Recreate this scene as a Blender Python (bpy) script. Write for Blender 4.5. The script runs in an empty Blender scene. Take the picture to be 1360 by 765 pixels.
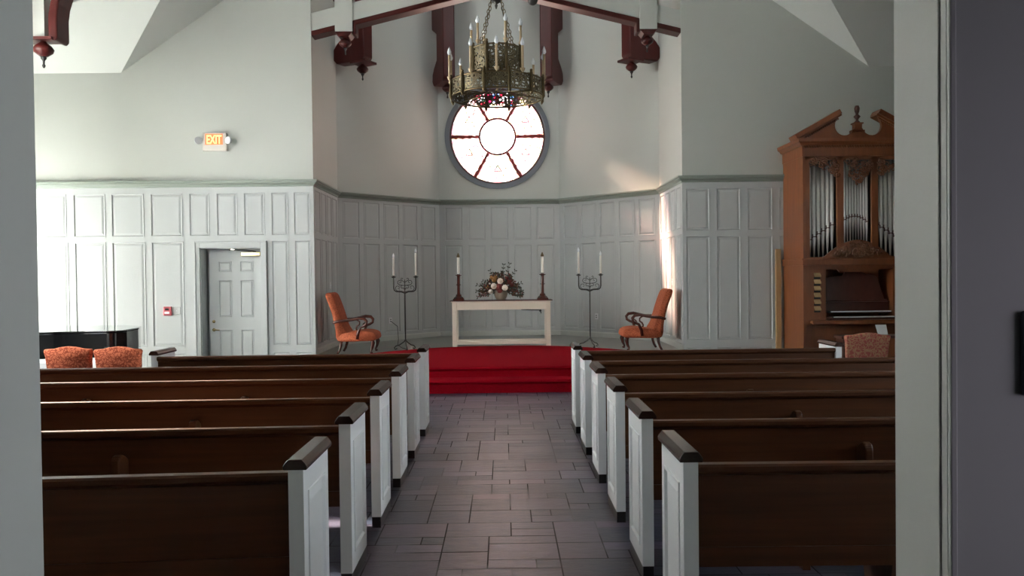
import bpy, bmesh, math, random
from mathutils import Vector, Matrix
random.seed(7)
PI = math.pi
C = bpy.context.scene.collection
SC = bpy.context.scene

# ------------------------------------------------------------------ camera
def set_camera():
    roll, pitch, yaw, h, f = -0.01135, -0.01543, 0.01061, 1.602, 1060.0
    fw = Vector((math.sin(yaw)*math.cos(pitch), math.cos(yaw)*math.cos(pitch), math.sin(pitch)))
    r = Vector((math.cos(yaw), -math.sin(yaw), 0)); u = r.cross(fw)
    r2 = r*math.cos(roll) + u*math.sin(roll); u2 = -r*math.sin(roll) + u*math.cos(roll)
    cd = bpy.data.cameras.new('camera'); co = bpy.data.objects.new('camera', cd); C.objects.link(co)
    cd.sensor_width = 36; cd.sensor_fit = 'HORIZONTAL'; cd.lens = 36*f/1360
    cd.clip_start = 0.05
    m = Matrix(((r2.x, u2.x, -fw.x, 0), (r2.y, u2.y, -fw.y, 0), (r2.z, u2.z, -fw.z, h), (0, 0, 0, 1)))
    co.matrix_world = m
    SC.camera = co
set_camera()

# ------------------------------------------------------------------ world, sun, exposure
w = bpy.data.worlds.new('sky'); SC.world = w; w.use_nodes = True
bg = w.node_tree.nodes['Background']
bg.inputs[0].default_value = (0.94, 0.97, 1.0, 1); bg.inputs[1].default_value = 11.0
SUN_DIR = Vector((3.10, -2.45, -2.55)).normalized()
sd = bpy.data.lights.new('sun', 'SUN'); so = bpy.data.objects.new('sun', sd); C.objects.link(so)
sd.energy = 150; sd.angle = 0.09; sd.color = (1.0, 0.90, 0.76)
so.rotation_euler = SUN_DIR.to_track_quat('-Z', 'Y').to_euler()
SC.view_settings.view_transform = 'Standard'; SC.view_settings.look = 'None'
SC.view_settings.gamma = 1; SC.view_settings.use_curve_mapping = False
SC.view_settings.exposure = 0.45
def portal(loc, normal, sx, sy):
    l = bpy.data.lights.new('portal', 'AREA'); l.shape = 'RECTANGLE'; l.size = sx; l.size_y = sy
    l.cycles.is_portal = True
    o = bpy.data.objects.new('portal', l); C.objects.link(o); o.location = loc
    o.rotation_euler = Vector(normal).to_track_quat('-Z', 'Y').to_euler()

# ------------------------------------------------------------------ materials
def mat(name, col, rough=0.6, metal=0.0, spec=0.5, noise=None, bump=None, coat=0.0):
    m = bpy.data.materials.new(name); m.use_nodes = True
    nt = m.node_tree; b = nt.nodes['Principled BSDF']
    b.inputs['Base Color'].default_value = (*col, 1); b.inputs['Roughness'].default_value = rough
    b.inputs['Metallic'].default_value = metal; b.inputs['Specular IOR Level'].default_value = spec
    b.inputs['Coat Weight'].default_value = coat
    tc = nt.nodes.new('ShaderNodeTexCoord')
    if noise:
        sc, amt, stretch = noise
        mp = nt.nodes.new('ShaderNodeMapping'); mp.inputs['Scale'].default_value = stretch
        nt.links.new(tc.outputs['Object'], mp.inputs[0])
        n = nt.nodes.new('ShaderNodeTexNoise'); n.inputs['Scale'].default_value = sc; n.inputs['Detail'].default_value = 5
        nt.links.new(mp.outputs[0], n.inputs[0])
        mx = nt.nodes.new('ShaderNodeMix'); mx.data_type = 'RGBA'
        mx.inputs[6].default_value = (*[c*(1-amt) for c in col], 1)
        mx.inputs[7].default_value = (*[min(1, c*(1+amt)) for c in col], 1)
        nt.links.new(n.outputs['Fac'], mx.inputs[0]); nt.links.new(mx.outputs[2], b.inputs['Base Color'])
    if bump:
        n2 = nt.nodes.new('ShaderNodeTexNoise'); n2.inputs['Scale'].default_value = bump[0]; n2.inputs['Detail'].default_value = 6
        nt.links.new(tc.outputs['Object'], n2.inputs[0])
        bp = nt.nodes.new('ShaderNodeBump'); bp.inputs['Strength'].default_value = bump[1]; bp.inputs['Distance'].default_value = 0.01
        nt.links.new(n2.outputs['Fac'], bp.inputs['Height']); nt.links.new(bp.outputs[0], b.inputs['Normal'])
    return m
M = {}
M['wall'] = mat('wall_paint', (.46, .475, .445), .55, noise=(1.2, .025, (1, 1, 1)), bump=(40, .04))
M['panel'] = mat('panelling_cool_light', (.430, .448, .448), .5, noise=(1.2, .025, (1, 1, 1)), bump=(40, .03))  # wall paint, with the cool daylight on the panelling put into its colour
M['ceil'] = mat('ceiling_paint', (.53, .55, .52), .7, noise=(1.2, .02, (1, 1, 1)))
M['rail'] = mat('rail_paint', (.235, .27, .235), .45, noise=(3, .04, (1, 1, 1)))
M['white'] = mat('white_gloss_paint', (.90, .91, .92), .3, noise=(4, .03, (1, 1, 1)))
M['cream'] = mat('cream_paint', (.74, .66, .55), .4, noise=(5, .04, (1, 1, 1)))
M['pew'] = mat('pew_walnut', (.072, .024, .008), .42, spec=.22, noise=(6, .5, (.25, 3, 6)), bump=(60, .05))
M['cap'] = mat('cap_mahogany', (.028, .011, .008), .25, spec=.3, noise=(8, .35, (3, .5, 3)))
M['plinth'] = mat('dark_plinth', (.012, .009, .009), .3, noise=(8, .2, (1, 1, 1)))
M['truss'] = mat('red_stain', (.048, .006, .005), .4, spec=.3, noise=(5, .35, (2, 2, .5)))
M['organ'] = mat('organ_cherry', (.19, .060, .021), .35, noise=(5, .32, (4, 4, .5)), bump=(50, .03))
M['organd'] = mat('organ_dark_cherry', (.075, .022, .014), .3, noise=(6, .3, (3, 3, 1)))
M['carve'] = mat('carved_walnut', (.15, .062, .032), .22, noise=(20, .4, (1, 1, 1)))
M['pipe'] = mat('organ_tin', (.97, .96, .92), .2, .5, noise=(3, .05, (1, 1, .3)))
M['dark'] = mat('matte_black', (.01, .01, .01), .6, noise=(5, .2, (1, 1, 1)))  # flat black shared by cables, finials and small dark fittings
M['piano'] = mat('piano_lacquer', (.006, .006, .007), .06, noise=(5, .1, (1, 1, 1)), coat=.6)
M['iron'] = mat('wrought_iron', (.055, .052, .048), .45, .6, noise=(30, .3, (1, 1, 1)))
M['wax'] = mat('candle_wax', (.80, .77, .70), .45, noise=(10, .03, (1, 1, 1)))
M['bulb'] = mat('frosted_bulb', (.82, .84, .86), .2, noise=(10, .02, (1, 1, 1)))
M['brass'] = mat('aged_brass', (.15, .11, .055), .38, .85, noise=(25, .35, (1, 1, 1)))
M['brightbrass'] = mat('bright_brass', (.75, .58, .25), .2, 1, noise=(25, .1, (1, 1, 1)))
M['tan'] = mat('candle_sleeve', (.46, .34, .20), .5, noise=(20, .2, (1, 1, .3)))
M['mahog'] = mat('chair_mahogany', (.060, .014, .009), .2, noise=(8, .4, (1, 1, 3)))
M['stickwood'] = mat('candlestick_wood', (.075, .013, .008), .25, noise=(8, .3, (1, 1, 3)))
M['leaf'] = mat('dusty_leaf', (.040, .042, .028), .6, noise=(30, .5, (1, 1, 1)))
M['leaf2'] = mat('olive_leaf', (.12, .065, .025), .6, noise=(30, .5, (1, 1, 1)))
M['rose'] = mat('cream_rose', (.78, .66, .58), .6, noise=(30, .1, (1, 1, 1)))
M['redrose'] = mat('maroon_bloom', (.17, .025, .022), .6, noise=(40, .4, (1, 1, 1)))
M['gold'] = mat('gold_bloom', (.33, .15, .04), .6, noise=(40, .4, (1, 1, 1)))
M['vase'] = mat('pale_basket', (.24, .19, .14), .6, noise=(60, .3, (1, 1, 4)))
M['pale'] = mat('pale_timber', (.42, .27, .13), .5, noise=(8, .2, (4, 4, .5)))
M['chrome'] = mat('chrome', (.75, .76, .76), .12, 1, noise=(10, .03, (1, 1, 1)))
M['cast'] = mat('sign_housing', (.62, .58, .52), .5, noise=(10, .04, (1, 1, 1)))
M['alarm'] = mat('alarm_red', (.55, .10, .12), .35, noise=(10, .05, (1, 1, 1)))
M['plate'] = mat('switch_plate', (.62, .63, .64), .35, noise=(10, .02, (1, 1, 1)))
M['paper'] = mat('paper', (.85, .87, .9), .6, noise=(10, .02, (1, 1, 1)))
M['bench'] = mat('white_bench', (.72, .73, .72), .4, noise=(5, .03, (1, 1, 1)))
M['ledge'] = mat('platform_paint', (.17, .185, .172), .3, noise=(3, .12, (1, 1, 1)))
M['wframe'] = mat('window_surround', (.16, .175, .20), .5, noise=(4, .05, (1, 1, 1)))
M['frame2'] = mat('window_trim', (.6, .63, .62), .4, noise=(4, .03, (1, 1, 1)))
M['plaque'] = mat('dark_plaque', (.03, .045, .055), .3, noise=(4, .2, (1, 1, 1)))

def carpet_mat():
    m = mat('red_carpet', (.24, .006, .014), .95, spec=.03)
    nt = m.node_tree; b = nt.nodes['Principled BSDF']; tc = nt.nodes.new('ShaderNodeTexCoord')
    n = nt.nodes.new('ShaderNodeTexNoise'); n.inputs['Scale'].default_value = 140; n.inputs['Detail'].default_value = 4
    nt.links.new(tc.outputs['Object'], n.inputs[0])
    rp = nt.nodes.new('ShaderNodeValToRGB'); e = rp.color_ramp.elements
    e[0].position = .3; e[0].color = (.17, .002, .006, 1); e[1].position = .7; e[1].color = (.27, .004, .012, 1)
    nt.links.new(n.outputs['Fac'], rp.inputs[0]); nt.links.new(rp.outputs[0], b.inputs['Base Color'])
    bp = nt.nodes.new('ShaderNodeBump'); bp.inputs['Strength'].default_value = .4; bp.inputs['Distance'].default_value = .006
    nt.links.new(n.outputs['Fac'], bp.inputs['Height']); nt.links.new(bp.outputs[0], b.inputs['Normal'])
    b.inputs['Sheen Weight'].default_value = .0; b.inputs['Sheen Tint'].default_value = (1, .3, .35, 1)
    return m
M['carpet'] = carpet_mat()

def floor_mat(grout=False):
    m = bpy.data.materials.new('slate_grout' if grout else 'slate_tiles'); m.use_nodes = True; nt = m.node_tree; b = nt.nodes['Principled BSDF']
    L = nt.links.new; N = nt.nodes.new
    tc = N('ShaderNodeTexCoord')
    n = N('ShaderNodeTexNoise'); n.inputs['Scale'].default_value = 7; n.inputs['Detail'].default_value = 8; n.inputs['Roughness'].default_value = .68
    mp2 = N('ShaderNodeMapping'); mp2.inputs['Scale'].default_value = (1, 2.4, 1); L(tc.outputs['Object'], mp2.inputs[0]); L(mp2.outputs[0], n.inputs[0])
    if grout:
        n3 = N('ShaderNodeTexNoise'); n3.inputs['Scale'].default_value = 1.1; L(tc.outputs['Object'], n3.inputs[0])
        rm = N('ShaderNodeValToRGB'); e = rm.color_ramp.elements
        e[0].position = .50; e[0].color = (.030, .028, .032, 1); e[1].position = .60; e[1].color = (.15, .15, .165, 1)
        L(n3.outputs['Fac'], rm.inputs[0]); L(rm.outputs[0], b.inputs['Base Color']); b.inputs['Roughness'].default_value = .8
        return m
    at = N('ShaderNodeAttribute'); at.attribute_name = 'tone'
    rp = N('ShaderNodeValToRGB'); e = rp.color_ramp.elements
    e[0].position = 0; e[0].color = (.028, .033, .056, 1); e[1].position = 1; e[1].color = (.100, .092, .140, 1)
    for p, c in ((.3, (.043, .049, .076)), (.55, (.062, .063, .094)), (.8, (.094, .073, .104))):
        x = e.new(p); x.color = (*c, 1)
    L(at.outputs['Fac'], rp.inputs[0])
    mr = N('ShaderNodeMapRange'); mr.inputs[1].default_value = .3; mr.inputs[2].default_value = .7; mr.inputs[3].default_value = .66; mr.inputs[4].default_value = 1.34; L(n.outputs['Fac'], mr.inputs[0])
    mu = N('ShaderNodeMix'); mu.data_type = 'RGBA'; mu.blend_type = 'MULTIPLY'; mu.inputs[0].default_value = 1
    L(rp.outputs[0], mu.inputs[6]); L(mr.outputs[0], mu.inputs[7]); L(mu.outputs[2], b.inputs['Base Color'])
    rr = N('ShaderNodeMapRange'); rr.inputs[3].default_value = .20; rr.inputs[4].default_value = .48; L(n.outputs['Fac'], rr.inputs[0]); L(rr.outputs[0], b.inputs['Roughness'])
    bp = N('ShaderNodeBump'); bp.inputs['Strength'].default_value = .5; bp.inputs['Distance'].default_value = .006
    L(n.outputs['Fac'], bp.inputs['Height']); L(bp.outputs[0], b.inputs['Normal'])
    return m
M['grout'] = floor_mat(True)
M['floor'] = floor_mat()

def fabric_mat(name, c1, c2, scale=26):
    m = mat(name, c1, .85, spec=.2); nt = m.node_tree; b = nt.nodes['Principled BSDF']; L = nt.links.new; N = nt.nodes.new
    tc = N('ShaderNodeTexCoord')
    n = N('ShaderNodeTexNoise'); n.inputs['Scale'].default_value = scale*.5; L(tc.outputs['Object'], n.inputs[0])
    av = N('ShaderNodeMix'); av.data_type = 'RGBA'; av.inputs[0].default_value = .12; L(tc.outputs['Object'], av.inputs[6]); L(n.outputs['Color'], av.inputs[7])
    v = N('ShaderNodeTexVoronoi'); v.feature = 'DISTANCE_TO_EDGE'; v.inputs['Scale'].default_value = scale; L(av.outputs[2], v.inputs[0])
    rp = N('ShaderNodeValToRGB'); e = rp.color_ramp.elements
    e[0].position = .07; e[0].color = (*c2, 1); e[1].position = .14; e[1].color = (*c1, 1)
    L(v.outputs['Distance'], rp.inputs[0]); L(rp.outputs[0], b.inputs['Base Color'])
    return m
M['orange'] = fabric_mat('orange_scroll_fabric', (.56, .15, .075), (.27, .05, .022))
M['maroonf'] = fabric_mat('maroon_scroll_fabric', (.30, .075, .062), (.36, .19, .11))
M['throne'] = fabric_mat('rust_fabric', (.40, .105, .048), (.22, .048, .020), 40)

def filigree():
    m = mat('pierced_bronze', (.20, .16, .085), .42, .8); nt = m.node_tree; b = nt.nodes['Principled BSDF']; L = nt.links.new; N = nt.nodes.new
    tc = N('ShaderNodeTexCoord'); v = N('ShaderNodeTexVoronoi'); v.feature = 'DISTANCE_TO_EDGE'; v.inputs['Scale'].default_value = 27
    L(tc.outputs['Object'], v.inputs[0])
    rp = N('ShaderNodeValToRGB'); rp.color_ramp.interpolation = 'CONSTANT'; e = rp.color_ramp.elements
    e[0].position = 0; e[0].color = (1, 1, 1, 1); e[1].position = .21; e[1].color = (0, 0, 0, 1)
    L(v.outputs['Distance'], rp.inputs[0])
    L(rp.outputs[0], b.inputs['Alpha'])
    c = N('ShaderNodeValToRGB'); e = c.color_ramp.elements; e[0].color = (.20, .165, .10, 1); e[1].position = .2; e[1].color = (.045, .033, .018, 1)
    L(v.outputs['Distance'], c.inputs[0]); L(c.outputs[0], b.inputs['Base Color'])
    return m
M['filigree'] = filigree()

def emis(name, col, s):
    m = bpy.data.materials.new(name); m.use_nodes = True; nt = m.node_tree
    b = nt.nodes['Principled BSDF']; b.inputs['Base Color'].default_value = (*col, 1)
    b.inputs['Emission Color'].default_value = (*col, 1); b.inputs['Emission Strength'].default_value = s
    return m
M['exit'] = emis('exit_letter_glow', (1.0, .62, .20), 1.15)
M['exitbg'] = emis('exit_panel_glow', (1.0, .20, .07), .32)

def glass_mat(name, kind):
    """coloured window glass: transparent + translucent, so sky and sun come through it tinted"""
    m = bpy.data.materials.new(name); m.use_nodes = True; nt = m.node_tree; nt.nodes.remove(nt.nodes['Principled BSDF'])
    L = nt.links.new; N = nt.nodes.new; out = nt.nodes['Material Output']
    tr = N('ShaderNodeBsdfTransparent'); tl = N('ShaderNodeBsdfTranslucent'); mx = N('ShaderNodeMixShader'); mx.inputs[0].default_value = .45
    L(tr.outputs[0], mx.inputs[1]); L(tl.outputs[0], mx.inputs[2]); L(mx.outputs[0], out.inputs[0])
    if kind == 'clear':
        col = None
        tr.inputs[0].default_value = (.92, .95, .96, 1); tl.inputs[0].default_value = (.9, .93, .95, 1); return m
    tc = N('ShaderNodeTexCoord')
    v = N('ShaderNodeTexVoronoi'); v.inputs['Scale'].default_value = 13 if kind == 'pale' else 15; L(tc.outputs['Object'], v.inputs[0])
    v2 = N('ShaderNodeTexVoronoi'); v2.feature = 'DISTANCE_TO_EDGE'; v2.inputs['Scale'].default_value = v.inputs['Scale'].default_value; L(tc.outputs['Object'], v2.inputs[0])
    sp = N('ShaderNodeSeparateColor'); L(v.outputs['Color'], sp.inputs[0])
    rp = N('ShaderNodeValToRGB'); rp.color_ramp.interpolation = 'CONSTANT'; e = rp.color_ramp.elements
    if kind == 'pale':
        stops = [(0, (.92, .58, .48)), (.30, (.80, .28, .34)), (.5, (.84, .66, .34)), (.62, (.9, .72, .66)), (.86, (.40, .24, .22)), (.90, (.20, .28, .20)), (.93, (.85, .86, .9))]
        lead = .03
    else:
        stops = [(0, (.75, .75, .8)), (.25, (.55, .010, .035)), (.48, (.8, .7, .75)), (.58, (.02, .10, .06)), (.70, (.30, .012, .05)), (.82, (.05, .12, .42)), (.9, (.85, .85, .9))]
        lead = .055
    e[0].position = 0; e[0].color = (*stops[0][1], 1)
    e[1].position = stops[1][0]; e[1].color = (*stops[1][1], 1)
    for p, c in stops[2:]:
        k = e.new(p); k.color = (*c, 1)
    L(sp.outputs[0], rp.inputs[0])
    ld = N('ShaderNodeValToRGB'); e = ld.color_ramp.elements; e[0].position = lead*.6; e[0].color = (.06, .04, .05, 1); e[1].position = lead; e[1].color = (1, 1, 1, 1)
    L(v2.outputs['Distance'], ld.inputs[0])
    mu = N('ShaderNodeMix'); mu.data_type = 'RGBA'; mu.blend_type = 'MULTIPLY'; mu.inputs[0].default_value = 1
    L(rp.outputs[0], mu.inputs[6]); L(ld.outputs[0], mu.inputs[7])
    dk = N('ShaderNodeMix'); dk.data_type = 'RGBA'; dk.blend_type = 'MULTIPLY'; dk.inputs[0].default_value = 1
    g_ = .30 if kind == 'pale' else .30
    dk.inputs[7].default_value = (g_, g_, g_, 1); L(mu.outputs[2], dk.inputs[6])
    L(dk.outputs[2], tr.inputs[0]); L(dk.outputs[2], tl.inputs[0])
    return m
M['glass_pale'] = glass_mat('pale_stained_glass', 'pale')
M['glass_rich'] = glass_mat('jewel_stained_glass', 'rich')
M['glass_clear'] = glass_mat('frosted_glass', 'clear')
M['glass_opal'] = glass_mat('opal_glass', 'clear')
for n_ in M['glass_opal'].node_tree.nodes:
    if n_.type in ('BSDF_TRANSPARENT', 'BSDF_TRANSLUCENT'): n_.inputs[0].default_value = (.40, .39, .38, 1)
M['lead_red'] = mat('ruby_lead_bar', (.20, .02, .02), .4, noise=(30, .6, (1, 1, 1)))
M['lead'] = mat('lead_came', (.10, .06, .06), .4, noise=(20, .3, (1, 1, 1)))

# ------------------------------------------------------------------ mesh helpers
class MB:
    def __init__(s): s.v = []; s.f = []; s.sm = []
    def add(s, vs, fs, smooth=False):
        n = len(s.v); s.v += [tuple(v) for v in vs]; s.f += [tuple(i+n for i in f) for f in fs]; s.sm += [smooth]*len(fs); return s
    def box(s, x0, x1, y0, y1, z0, z1):
        vs = [(x, y, z) for x in (x0, x1) for y in (y0, y1) for z in (z0, z1)]
        return s.add(vs, [(0, 1, 3, 2), (4, 6, 7, 5), (0, 4, 5, 1), (2, 3, 7, 6), (0, 2, 6, 4), (1, 5, 7, 3)])
    def poly(s, pts): return s.add(pts, [tuple(range(len(pts)))])
    def prism(s, pts, d):
        """closed 3D polygon pts extruded by vector d"""
        n = len(pts); d = Vector(d); a = [Vector(p) for p in pts]; b = [p+d for p in a]
        return s.add(a+b, [tuple(range(n))[::-1], tuple(range(n, 2*n))] + [(i, (i+1) % n, n+(i+1) % n, n+i) for i in range(n)])
    def lathe(s, prof, c=(0, 0, 0), seg=20, smooth=True):
        """prof = [(r,z)...] round z at c"""
        vs = []; fs = []
        for r, z in prof:
            for k in range(seg):
                a = 2*PI*k/seg; vs.append((c[0]+r*math.cos(a), c[1]+r*math.sin(a), c[2]+z))
        for i in range(len(prof)-1):
            for k in range(seg):
                k2 = (k+1) % seg; fs.append((i*seg+k, i*seg+k2, (i+1)*seg+k2, (i+1)*seg+k))
        s.add(vs, fs, smooth)
        n = len(s.v)-len(vs)
        s.f.append(tuple(n+k for k in range(seg))[::-1]); s.sm.append(False)
        s.f.append(tuple(n+(len(prof)-1)*seg+k for k in range(seg))); s.sm.append(False)
        return s
    def tube(s, pts, r, seg=8, smooth=True, closed=False):
        pts = [Vector(p) for p in pts]; n = len(pts)
        rs = r if isinstance(r, (list, tuple)) else [r]*n
        vs = []; fs = []; prev = None
        for i, p in enumerate(pts):
            if closed: t = pts[(i+1) % n]-pts[i-1]
            else: t = pts[min(i+1, n-1)]-pts[max(i-1, 0)]
            t.normalize()
            if prev is None:
                a = Vector((0, 0, 1)) if abs(t.z) < .9 else Vector((0, 1, 0)); u = t.cross(a).normalized()
            else:
                u = (prev-t*prev.dot(t)).normalized()
            prev = u; v = t.cross(u)
            for k in range(seg):
                an = 2*PI*k/seg; vs.append(p+(u*math.cos(an)+v*math.sin(an))*rs[i])
        m = n if closed else n-1
        for i in range(m):
            j = (i+1) % n
            for k in range(seg):
                k2 = (k+1) % seg; fs.append((i*seg+k, i*seg+k2, j*seg+k2, j*seg+k))
        if not closed:
            fs.append(tuple(range(seg))[::-1]); fs.append(tuple((n-1)*seg+k for k in range(seg)))
        return s.add(vs, fs, smooth)
    def ball(s, c, r, sx=1, sy=1, sz=1, seg=12, rings=8):
        prof = [(r*math.sin(PI*i/rings)+1e-5, -r*math.cos(PI*i/rings)) for i in range(rings+1)]
        n = len(s.v); s.lathe(prof, (0, 0, 0), seg)
        for i in range(n, len(s.v)):
            x, y, z = s.v[i]; s.v[i] = (c[0]+x*sx, c[1]+y*sy, c[2]+z*sz)
        return s
    def xf(s, mtx, start=0):
        for i in range(start, len(s.v)): s.v[i] = tuple(mtx @ Vector(s.v[i]))
        return s
    def build(s, name, m, parent=None, bevel=0, fix=True):
        me = bpy.data.meshes.new(name); me.from_pydata(s.v, [], s.f); me.update()
        me.polygons.foreach_set('use_smooth', s.sm)
        if fix:
            bm = bmesh.new(); bm.from_mesh(me); bmesh.ops.recalc_face_normals(bm, faces=bm.faces); bm.to_mesh(me); bm.free()
        me.materials.append(M[m] if isinstance(m, str) else m)
        o = bpy.data.objects.new(name, me); C.objects.link(o)
        if parent: o.parent = parent
        if bevel:
            b = o.modifiers.new('bevel', 'BEVEL'); b.width = bevel; b.segments = 2; b.limit_method = 'ANGLE'; b.angle_limit = math.radians(35)
            b.harden_normals = False
        return o
def cool_light_tint(o, zsplit):
    """faces below zsplit take the wall paint tinted for cool light"""
    o.data.materials.append(M['panel'])
    for p in o.data.polygons:
        if p.center.z < zsplit: p.material_index = 1
    return o
def tag(o, label, cat, group=None, kind=None):
    o['label'] = label; o['category'] = cat
    if group: o['group'] = group
    if kind: o['kind'] = kind
    return o
def thing(name, label, cat, loc=(0, 0, 0), rz=0, group=None, kind=None):
    o = bpy.data.objects.new(name, None); C.objects.link(o); o.location = loc; o.rotation_euler = (0, 0, rz)
    o.empty_display_size = .1
    return tag(o, label, cat, group, kind)
def dup(root, loc, rz, label, group=None):
    def cp(o, par):
        c = o.copy(); C.objects.link(c)
        if par: c.parent = par
        for ch in kids.get(o.name, []): cp(ch, c)
        return c
    kids = {}
    for o in bpy.data.objects:
        if o.parent: kids.setdefault(o.parent.name, []).append(o)
    r = cp(root, None); r.location = loc; r.rotation_euler = (0, 0, rz); r['label'] = label
    if group: r['group'] = group
    return r
def arc(cx, cz, r, a0, a1, n, y=0):
    return [(cx+r*math.cos(a0+(a1-a0)*i/n), y, cz+r*math.sin(a0+(a1-a0)*i/n)) for i in range(n+1)]
def spiral(mb, cx, cz, y, r, a0, turns, rt, sgn=1, n=18, yj=0):
    pts = []; rs = []
    for i in range(n+1):
        t = i/n; a = a0+sgn*turns*2*PI*t; rr = r*(1-t)+r*.12
        pts.append((cx+rr*math.cos(a), y+yj*t, cz+rr*math.sin(a))); rs.append(rt*(1-.45*t))
    mb.tube(pts, rs, 6)

# ------------------------------------------------------------------ room constants
AX = -.07; YF = 13.4; YA = 15.35; YB = 17.2; HW = 3.09; HB = 1.295; ZP = .315; ZR = 3.22
NX = 6.25; EZ = 5.05; SL = .69; RZ = EZ+SL*NX; TY = 10.5; TX = 9.7; Y0 = 1.7
TR = (YF-TY)/2
def struct(o, label=None, cat='wall'):
    o['kind'] = 'structure'
    if label: o['label'] = label; o['category'] = cat
    return o

def panelled(mb, P0, P1, z0, z1, panels, holes=(), sgn=1):
    """wall strip from P0 to P1 (xy), room side normal = left of P0->P1 times sgn; raised panels cut into its face"""
    P0 = Vector((*P0, 0)); P1 = Vector((*P1, 0)); Ld = (P1-P0).length; t = (P1-P0)/Ld; nrm = Vector((-t.y, t.x, 0))*sgn
    def P(u, z, d): q = P0+t*u+nrm*d; return (q.x, q.y, z)
    us = sorted({0, Ld, *[a for p in list(panels)+list(holes) for a in p[:2]]}); vs = sorted({z0, z1, *[a for p in list(panels)+list(holes) for a in p[2:4]]})
    allr = list(panels)+list(holes)
    for a, b in zip(us, us[1:]):
        for c, d in zip(vs, vs[1:]):
            mu, mv = (a+b)/2, (c+d)/2
            if any(r[0] < mu < r[1] and r[2] < mv < r[3] for r in allr): continue
            mb.poly([P(a, c, 0), P(b, c, 0), P(b, d, 0), P(a, d, 0)])
    for (a, b, c, d) in panels:
        w_ = b-a; k = min(1, w_/.35)
        rings = [(0, 0), (.0, .007), (.012*k, .007), (.022*k, -.008), (.030*k, -.008), (.062*k, .000)]
        R = [[P(a+i, c+i, e), P(b-i, c+i, e), P(b-i, d-i, e), P(a+i, d-i, e)] for i, e in rings]
        for r0, r1 in zip(R, R[1:]):
            for q in range(4): mb.add([r0[q], r0[(q+1) % 4], r1[(q+1) % 4], r1[q]], [(0, 1, 2, 3)])
        mb.poly(R[-1])
def cols(u0, u1, n, gap):
    wd = (u1-u0-gap*(n-1))/n
    return [(u0+i*(wd+gap), u0+i*(wd+gap)+wd) for i in range(n)]
Z_UP = (2.32, 3.04); Z_LO = (.475, 2.235); Z_BT = (.12, .365)

# front walls --------------------------------------------------------
def front_wall(side):
    mb = MB()
    if side < 0:
        x0, x1 = AX-TX, AX-HW
        up = [(-8.6, -8.0), (-7.88, -7.27), (-7.155, -6.625), (-6.525, -5.985), (-5.875, -5.345), (-5.235, -4.895), (-4.78, -4.43), (-4.325, -3.975), (-3.868, -3.59), (-3.492, -3.215)]
        lo = [(-8.6, -8.0), (-7.88, -7.25), (-7.145, -6.63), (-6.525, -5.975), (-5.87, -5.34), (-3.868, -3.59), (-3.482, -3.215)]
        hole = (-5.05, -4.06, 0, 2.11)
    else:
        x0, x1 = AX+HW, AX+TX
        up = [(3.075, 3.48), (3.59, 4.0), (4.115, 4.54), (4.65, 5.08), (5.2, 5.62), (5.75, 6.2), (6.3, 6.8), (6.95, 7.5), (7.65, 8.2)]
        lo = up; hole = None
    pan = [(a-x0, b-x0, *Z_UP) for a, b in up] + [(a-x0, b-x0, *Z_LO) for a, b in lo] + [(a-x0, b-x0, *Z_BT) for a, b in lo]
    holes = [(hole[0]-x0, hole[1]-x0, hole[2], hole[3])] if hole else []
    panelled(mb, (x0, YF), (x1, YF), 0, ZR, pan, holes, sgn=-1)
    # plain upper wall
    if side < 0:
        mb.poly([(x0, YF, ZR), (x1, YF, ZR), (x1, YF, EZ+SL*(NX-HW)), (AX-NX, YF, EZ), (x0, YF, EZ)])
        mb.poly([(hole[0], YF, 0), (hole[0], YF+.26, 0), (hole[0], YF+.26, 2.11), (hole[0], YF, 2.11)])
        mb.poly([(hole[1], YF, 0), (hole[1], YF+.26, 0), (hole[1], YF+.26, 2.11), (hole[1], YF, 2.11)])
        mb.poly([(hole[0], YF, 2.11), (hole[0], YF+.26, 2.11), (hole[1], YF+.26, 2.11), (hole[1], YF, 2.11)])
        mb.poly([(hole[0], YF+.26, 0), (hole[1], YF+.26, 0), (hole[1], YF+.26, 2.11), (hole[0], YF+.26, 2.11)])
    else:
        mb.poly([(x0, YF, ZR), (x1, YF, ZR), (x1, YF, EZ), (AX+NX, YF, EZ), (x0, YF, EZ+SL*(NX-HW))])
    return mb
struct(cool_light_tint(front_wall(-1).build('wall_front_left', 'wall', fix=False), ZR), 'pale grey panelled front wall left of the chancel')
struct(cool_light_tint(front_wall(1).build('wall_front_right', 'wall', fix=False), ZR), 'grey panelled front wall right of the chancel')
# header above chancel opening
hb = MB(); hz = 7.0
hb.poly([(AX-HW, YF, hz), (AX+HW, YF, hz), (AX+HW, YF, EZ+SL*(NX-HW)), (AX, YF, RZ), (AX-HW, YF, EZ+SL*(NX-HW))])
struct(hb.build('wall_header', 'wall'), 'plain gable wall over the chancel opening')

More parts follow.
